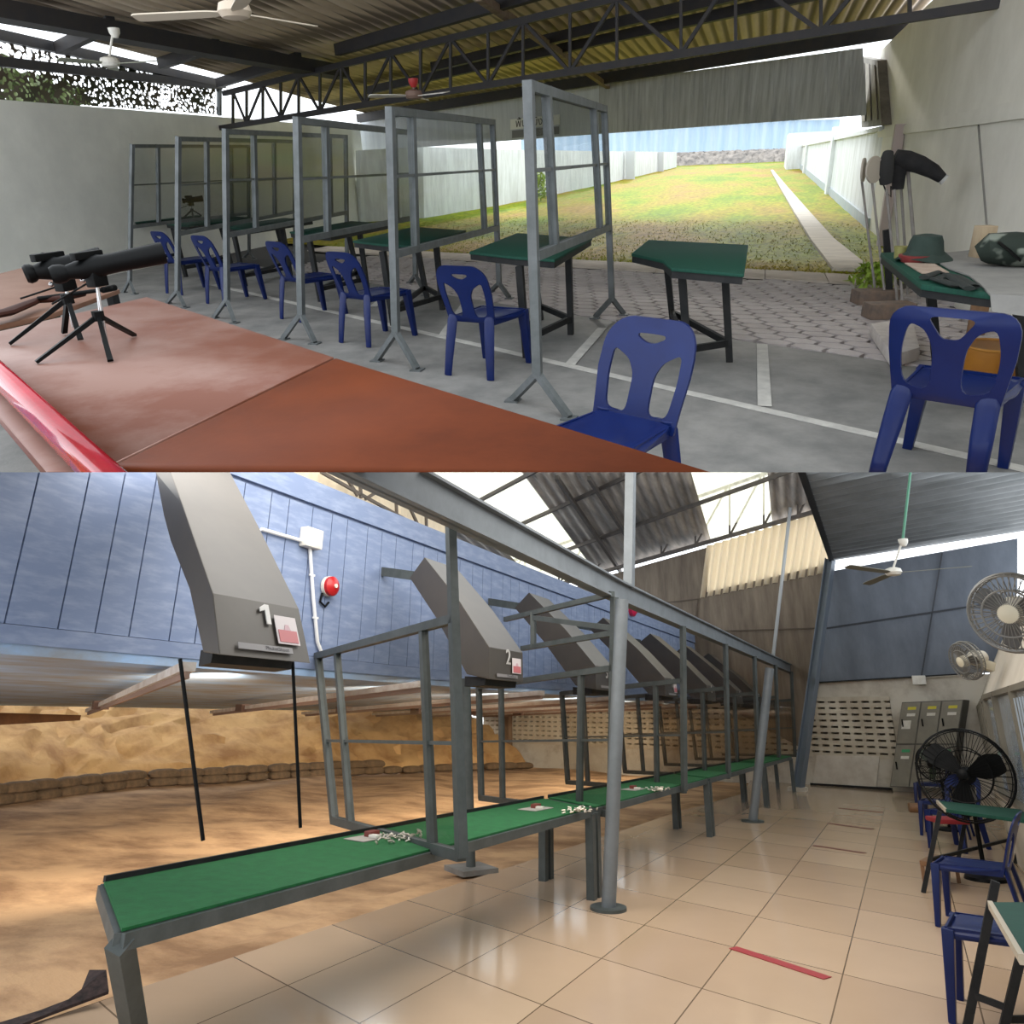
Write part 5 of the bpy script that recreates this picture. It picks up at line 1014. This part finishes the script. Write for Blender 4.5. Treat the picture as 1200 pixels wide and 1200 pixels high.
c = B.PX(1186, 718, .62); wall_fan(c, (-.35, -.9, -.18), .22, None, 'larger wall fan cut off by the right edge of the view', m_cage, m_clear, m_hubc)
c2 = B.PX(1133, 774, .66); wf = wall_fan(c2, (-.80, -.55, -.22), .20, None, 'smaller wall fan on a bracket above the lockers', m_cage, m_clear, m_hubc)
a = c2+V((.10, .08, -.02)); w = MB(); w.bar(a, V((XR, a.y+.05, a.z-.05)), .10, .10); w.build('wall_bracket', m_hubc, parent=wf, bevel=.01)
def pedestal_fan(px, py, y, R, ax, label, m_bl):
    c = B.PY(px, py, y); o = wall_fan(c, ax, R, None, label, m_black, m_bl, m_black); o.name = 'pedestal_fan'; o['group'] = 'pedestal fans by the right wall'; ax = V(ax).normalized(); p = c-ax*.14
    MB().tube(p, V((p.x, p.y, .04)), .022, n=12).build('stand', m_black, parent=o); MB().loft([V((p.x, p.y, 0)), V((p.x, p.y, .03)), V((p.x, p.y, .05))], [.2, .19, .05], 24).build('base', m_black, parent=o); MB().box(p-Z*.17, .09, .09, .16).build('switch_box', mat('grey_switch_box', (.25, .23, .20), .6), parent=o, bevel=.01)
pedestal_fan(1130, 908, 9.6, .46, (-.25, -.9, .1), 'large black pedestal fan in front of the window', m_black)
pedestal_fan(1094, 894, 13.5, .26, (-.5, -.85, 0), 'smaller dark green-bladed pedestal fan before the lockers', mat('dark_green_blade', (.03, .05, .025), .4))
m_edge = mat('pale_table_edge', (.42, .36, .27), .6)
def side_tableB(poly, legs, label, zt, bars=()):
    g = [B.P(x, y, zt) for x, y in poly]; o = thing(B, 'green_table', label, 'table', (g[0].x, g[0].y, 0), 'green tables by the right wall'); MB().prism(g, -Z*.03).build('tabletop', m_greentop, parent=o, bevel=.003)
    MB().bar(g[0]-Z*.012, g[1]-Z*.012, .02, .035).build('edge_strip', m_edge, parent=o, smooth=0); L_ = []
    for t, f in legs:
        b = B.P(*f); k = B.up(*t, b); k = b+(k-b)*((zt-.03)/max(.2, k.z)); L_.append((b, k)); MB().bar(k, b, .04, .04, (1, 0, 0)).build('leg', m_dark, parent=o, smooth=0)
    for i, j, q in bars: MB().bar(L_[i][0].lerp(L_[i][1], q), L_[j][0].lerp(L_[j][1], q), .022, .03).build('brace', m_dark, parent=o, smooth=0)
side_tableB([(1160, 1057), (1197, 1120), (1290, 1120), (1250, 1057)], [((1161, 1062), (1133, 1205)), ((1196, 1122), (1172, 1222)), ((1270, 1122), (1262, 1222))], 'green table corner at the bottom right with pale edge strip', .75, [(1, 2, .15), (0, 1, .22)])
side_tableB([(1098, 938), (1108, 948), (1240, 966), (1230, 952)], [((1102, 948), (1082, 1046)), ((1132, 955), (1122, 1012)), ((1200, 962), (1190, 1012))], 'green table seen edge-on in front of the pedestal fan', .75, [(0, 2, .4)])
G_B = 'blue plastic chairs by the right wall'
def chairB(fl_, fr_, rz, label, s=1.05): foot_place(B, chair_grip, fl_, fr_, R_(rz), label, False, s, .285, G_B)
chairB((1106, 1160), (1139, 1214), 82, 'blue chair at the bottom right, half under the green table')
chairB((1100, 1070), (1112, 1090), 78, 'blue chair between the two green tables')
chairB((1083, 994), (1140, 1001), 150, 'blue chair behind the edge-on green table, with a red cushion')
chairB((1078, 974), (1089, 980), 80, 'blue chair partly hidden behind the red-cushioned one')
chairB((1072, 945), (1081, 950), 80, 'farthest blue chair, in front of the lockers')
p = B.P(1110, 961, .47); tag(MB().box(p, .34, .34, .05, .4).build('red_cushion', mat('red_cloth', (.25, .015, .02), .8), B, base=p, bevel=.015), 'red cushion on the blue chair behind the edge-on table', 'cushion')
ws2 = [(1077, 1008), (1108, 1014), (1122, 1006), (1090, 1001)]; g = [B.P(x, y, .22) for x, y in ws2]; o = thing(B, 'wooden_stool', 'low brown wooden stool under the edge-on green table', 'stool', V((g[0].x, g[0].y, 0))); m_wood = mat('stool_wood', (.22, .11, .05), .6, 0, (.14, .07, .03), 9); MB().prism(g, -Z*.05).build('seat', m_wood, parent=o, bevel=.01)
for p in g: c = sum(g, V())/4; q = p.lerp(c, .12); MB().bar(V((q.x, q.y, .17)), V((q.x, q.y, 0)), .035).build('leg', m_wood, parent=o, smooth=0)
p = B.P(1077, 957, .15); tag(MB().loft([p+V((-.12, 0, .12)), p+V((.14, .05, .12))], .07, 12).build('wooden_roll', m_wood, B, base=p), 'brown wooden roll sticking out beside the blue chair legs', 'roll')

# ---------------------------------------------------------------- light
w = bpy.data.worlds.new('sky'); sc.world = w; w.use_nodes = True; bgn = w.node_tree.nodes['Background']; bgn.inputs[0].default_value = (.90, .95, 1.0, 1); bgn.inputs[1].default_value = 2.0
def lamp(name, typ, energy, col, pl=None, loc=(0, 0, 0), direction=(0, 0, -1), **kw):
    l = bpy.data.lights.new(name, typ); l.energy = energy; l.color = col
    for k, v in kw.items(): setattr(l, k, v)
    o = bpy.data.objects.new(name, l); COL.objects.link(o); d = V(direction); loc = V(loc)
    if pl: d = pl.R.transposed() @ d; loc = (pl.W @ loc)
    o.location = loc; o.rotation_euler = d.to_track_quat('-Z', 'Y').to_euler(); return o
lamp('sun', 'SUN', 1.7, (1, .95, .85), A, (0, 30, 30), (.10, -1, -.30), angle=R_(4))
# added unseen spot lamps behind the blue wall, brightening the sand bay
for k in range(7): lamp('added_sand_spot', 'SPOT', (420, 600)[k] if k < 2 else 800, (1, .88, .70), B, (-5.45, 2.0+2.9*k, 1.80), (-1, .35, -.30), spot_size=R_(110), spot_blend=1.0, shadow_soft_size=.2)
# added fill lamp under the upper place's sloping floor, brightening the lower one
lamp('added_fill_area', 'AREA', 340, (1, .95, .88), None, (-1.2, 6.4, .75), (0, .30, -1), shape='RECTANGLE', size=8, size_y=3)
sc.view_settings.exposure = .4

# ---------------------------------------------------------------- nothing passes through the level plane between the two places
def clip():
    done = {}
    for o in list(bpy.data.objects):
        if o.type != 'MESH' or SIDE.get(o) is None: continue
        root = o
        while root.parent: root = root.parent
        Wm = root.matrix_world; side = SIDE[o].side
        zs_ = [(Wm @ v.co).z*side for v in o.data.vertices]
        if not zs_ or min(zs_) > -1e-4: continue
        if max(zs_) < 1e-4: bpy.data.objects.remove(o); continue
        if o.data.users > 1: o.data = o.data.copy()
        bm = bmesh.new(); bm.from_mesh(o.data); inv = Wm.inverted(); co = inv @ V((0, 0, 0)); no = (Wm.transposed().to_3x3() @ V((0, 0, side))).normalized()
        r = bmesh.ops.bisect_plane(bm, geom=bm.verts[:]+bm.edges[:]+bm.faces[:], plane_co=co, plane_no=no, clear_inner=True, dist=1e-6)
        ed = [e for e in r['geom_cut'] if isinstance(e, bmesh.types.BMEdge)]
        try: bmesh.ops.contextual_create(bm, geom=ed) if len(ed) > 2 and len(bm.faces) < 4000 else None
        except Exception: pass
        bm.to_mesh(o.data); bm.free()
clip()
for o in list(bpy.data.objects):
    if o.type == 'EMPTY' and o.parent is None and not o.children: bpy.data.objects.remove(o)
